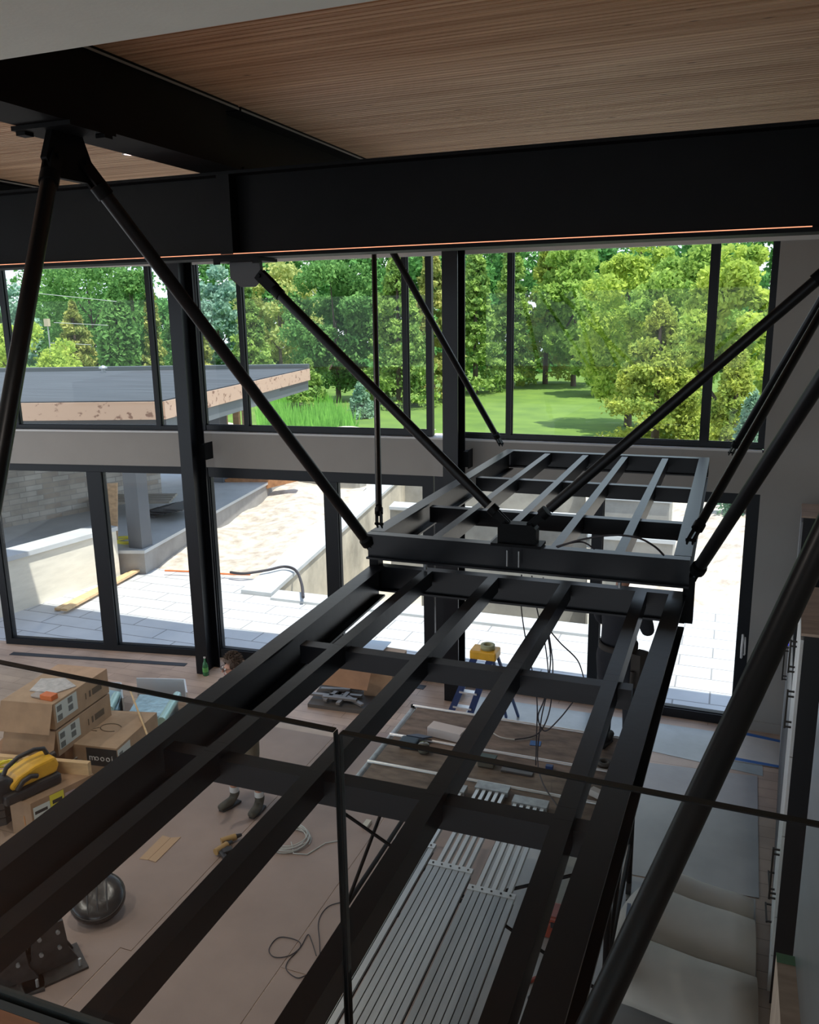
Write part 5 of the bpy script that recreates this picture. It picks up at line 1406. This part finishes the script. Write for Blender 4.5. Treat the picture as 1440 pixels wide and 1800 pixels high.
T(35, 34, 568, 190, 'round', 'lime', 'low bright lime tree above the roof at the far left', 15000, leafs=.16)
T(-45, 36, 540, 150, 'round', 'lime', 'lime tree cut by the left picture edge', 3500)
T(165, 72, 425, 190, 'round', 'green', 'tall broad green tree left of the thick hanger rod top', 9000)
T(132, 52, 528, 110, 'spruce', 'olive', 'grey olive spruce in front of the broad green tree', 6000)
T(208, 50, 500, 62, 'column', 'green', 'narrow upright green tree right of the olive spruce', 5000)
T(240, 66, 462, 80, 'round', 'green', 'green tree beside the left window mullion', 4500)
T(270, 66, 482, 44, 'spruce', 'olive', 'sparse olive pine with sky behind it', 3000)
T(322, 60, 540, 70, 'round', 'green', 'green tree mostly behind the left steel column', 4000)
T(348, 50, 532, 70, 'spruce', 'olive', 'yellowish conifer right of the left steel column', 4500)
T(385, 62, 462, 110, 'round', 'blue', 'blue green tree behind the grey gusset bracket', 7000)
T(440, 54, 500, 100, 'spruce', 'spruce', 'mid green spruce left of the weeping tree', 6500)
T(492, 78, 440, 150, 'round', 'willow', 'pale yellow green weeping tree', 8000)
T(592, 52, 440, 190, 'round', 'green', 'big dark green maple left of the thin upright rod', 20000, leafs=.2)
T(540, 46, 632, 80, 'spruce', 'spruce', 'young spruce at the roof end above the tall grass', 4000)
T(632, 44, 690, 60, 'spruce', 'bspruce', 'small blue spruce at the left edge of the lawn', 3500, leafs=.2)
T(522, 42, 690, 50, 'bush', 'bright', 'small bright shrub above the tall grass', 2000, leafs=.2)
T(700, 50, 425, 150, 'spruce', 'spruce', 'tall spruce left of the middle column with brown tips', 20000, leafs=.22)
T(760, 54, 420, 130, 'spruce', 'olive', 'tall olive spruce behind the middle column', 8000)
T(836, 60, 410, 120, 'spruce', 'spruce', 'tall spruce at the left of the right window', 9000)
T(900, 64, 405, 110, 'spruce', 'spruce', 'tall spruce behind the right window mullion', 8000)
T(960, 68, 400, 120, 'spruce', 'yspruce', 'sunlit tall spruce at the far side of the lawn', 8000)
T(1010, 66, 410, 150, 'round', 'bright', 'light green tree above the end of the lawn', 9000)
T(1055, 60, 500, 110, 'round', 'bright', 'lower light green tree at the lawn end', 6000)
T(1110, 44, 398, 190, 'round', 'lime', 'tall airy yellow green tree over the right window', 20000, leafs=.16)
T(1200, 40, 396, 190, 'round', 'bright', 'tall airy tree with bare branches behind the big spruce', 20000, leafs=.16)
T(1160, 27, 525, 290, 'spruce', 'yspruce', 'big yellow green spruce near the house in the right window', 38000, leafs=.12)
T(1290, 30, 405, 180, 'round', 'lime', 'lime green tree behind the right window mullion', 20000, leafs=.14)
T(1300, 25, 600, 140, 'spruce', 'yspruce', 'yellow green spruce at the right end of the window', 18000, leafs=.11)
T(1330, 21, 690, 110, 'spruce', 'bspruce', 'low blue spruce at the right window corner', 12000, leafs=.09)
T(1400, 32, 430, 120, 'round', 'bright', 'bright tree hidden behind the right wall edge', 4000)
k = 0
lb = ['dark tree in the far row behind the pine', 'dark tree in the far row left of the broad tree', 'dark tree in the far row behind the broad tree', 'dark tree in the far row behind the left mullion', 'dark tree in the far row by the left column', 'dark tree in the far row behind the blue green tree', 'dark tree in the far row behind the weeping tree', 'dark tree in the far row left of the maple', 'dark tree in the far row behind the maple', 'dark tree in the far row behind the tall spruce', 'dark tree in the far row behind the middle column', 'dark tree in the far row left in the right window', 'dark tree in the far row over the lawn end', 'dark tree in the far row behind the light tree', 'dark tree in the far row behind the airy tree', 'dark tree in the far row behind the big spruce', 'dark tree in the far row near the right mullion', 'dark tree in the far row at the right window end']
for i, px in enumerate((330, 400, 480, 560, 640, 720, 800, 880, 960, 1040, 1120, 1200, 1290)):
    T(px, 84 + 6 * (i % 2), 600 + 14 * (i % 3), 120, 'bush', 'deep', 'low dark shrub under the tree line, number counted from the left: ' + ('first', 'second', 'third', 'fourth', 'fifth', 'sixth', 'seventh', 'eighth', 'ninth', 'tenth', 'eleventh', 'twelfth', 'last')[i], 2600, leafs=.4, group='dark shrubs under the tree line')
for i, px in enumerate((-40, 45, 120, 205, 290, 380, 470, 545, 620, 700, 775, 850, 925, 1000, 1080, 1160, 1240, 1330)):
    T(px, 96 + 12 * (i % 2), 540 if px < 60 else (520 if px < 330 and px > 240 else 388), 150, 'round', 'deep', lb[i], 5200, leafs=.5, group='far row of dark trees')
# tall grass clump by the lawn edge
rs = np.random.RandomState(4)
gm = MB()
for i in range(1500):
    x_, y_ = rs.uniform(0, 1), rs.uniform(0, 1)
    p = atz(455 + 175 * x_ * (1 - .35 * y_) , 762 - 48 * y_, -.45); hh = rs.uniform(.5, 1.4); l = Vector((rs.normal(0, .18), rs.normal(0, .1), hh))
    w = Vector((.05, .02, 0)); gm.add([p - w, p + w, p + l], [(0, 1, 2)])
tag(gm.build('tall_grass', leaf_mat('grass_blade', (0.319, 0.667, 0.116), (0.135, 0.351, 0.054), .4)), 'tall green weeds at the left edge of the lawn', 'tall grass', kind='stuff')
# overhead wires
for k, (a, b_) in enumerate((((30, 512), (205, 530)), ((95, 567), (190, 572)), ((90, 603), (160, 606)))):
    tag(MB().tube([tuple(atY(a[0] + (b_[0] - a[0]) * t, a[1] + (b_[1] - a[1]) * t, 46)) for t in np.linspace(0, 1, 5)], .02, 5).build('overhead_wire', mat('wire_pale', (.5, .5, .5), .6)), ('top', 'middle', 'lowest')[k] + ' overhead wire across the left trees', 'wire', 'overhead wires')
# lamp head on a pole beyond the roof
lpz = atY(84, 573, 40)
e = empty('street_lamp', (lpz.x, 40, -.4), 'cream lamp box on a thin pole beyond the porch roof', 'lamp')
place(e, 'pole', MB().cyl((lpz.x, 40, -.4), (lpz.x, 40, lpz.z), .04, 8), galv)
place(e, 'lamp_box', MB().box(lpz + Vector((-.18, -.1, -.02)), lpz + Vector((.12, .1, .42))), mat('cream', (.5, .42, .3), .7))

# ------------------------------------------------------------------ one visible ceiling downlight, and added unseen ones to brighten the floor
DOWN_W = 170
def downlight(x, y, z, label, w=DOWN_W, glow=2.2):
    e = empty('downlight', (x, y, z), label, 'light', 'recessed downlights')
    local(e, 'trim_ring', MB().lathe((0, 0, -.004), [(.05, 0), (.065, 0), (.065, .004), (.05, .004)], 20), white_m)
    local(e, 'lens', MB().lathe((0, 0, -.002), [(0, 0), (.05, 0)], 20), mat('lamp_glow', (.8, .6, .5), .5, emit=(1, .75, .68), estr=glow))
    ld_ = bpy.data.lights.new('downlight_lamp', 'SPOT'); ld_.energy = w; ld_.spot_size = math.radians(130); ld_.spot_blend = .8; ld_.color = (1, .90, .82); ld_.shadow_soft_size = .05
    lo_ = bpy.data.objects.new('downlight_lamp', ld_); lo_.location = (0, 0, -.02); COL.objects.link(lo_); lo_.parent = e
dl = atz(228, 271, ZC)
downlight(dl.x, dl.y, ZC, 'small round recessed downlight glowing in the slatted ceiling at the upper left')
downlight(-6.2, 2.7, ZC, 'added fill light in the slatted ceiling, unseen left of the picture')  # this and those below are added out of view to brighten the floor
downlight(-9.5, dl.y, ZC, 'added fill light in the slatted ceiling, unseen further left of the picture')
downlight(-.6, 2.45, 5.999, 'added fill light in the plaster ceiling, unseen above the camera', 10)
downlight(-2.6, 2.2, 5.999, 'added fill light in the plaster ceiling, unseen at upper left behind the guard', 10)
downlight(.9, 2.2, 5.999, 'added fill light in the plaster ceiling, unseen at upper right behind the guard', 10)
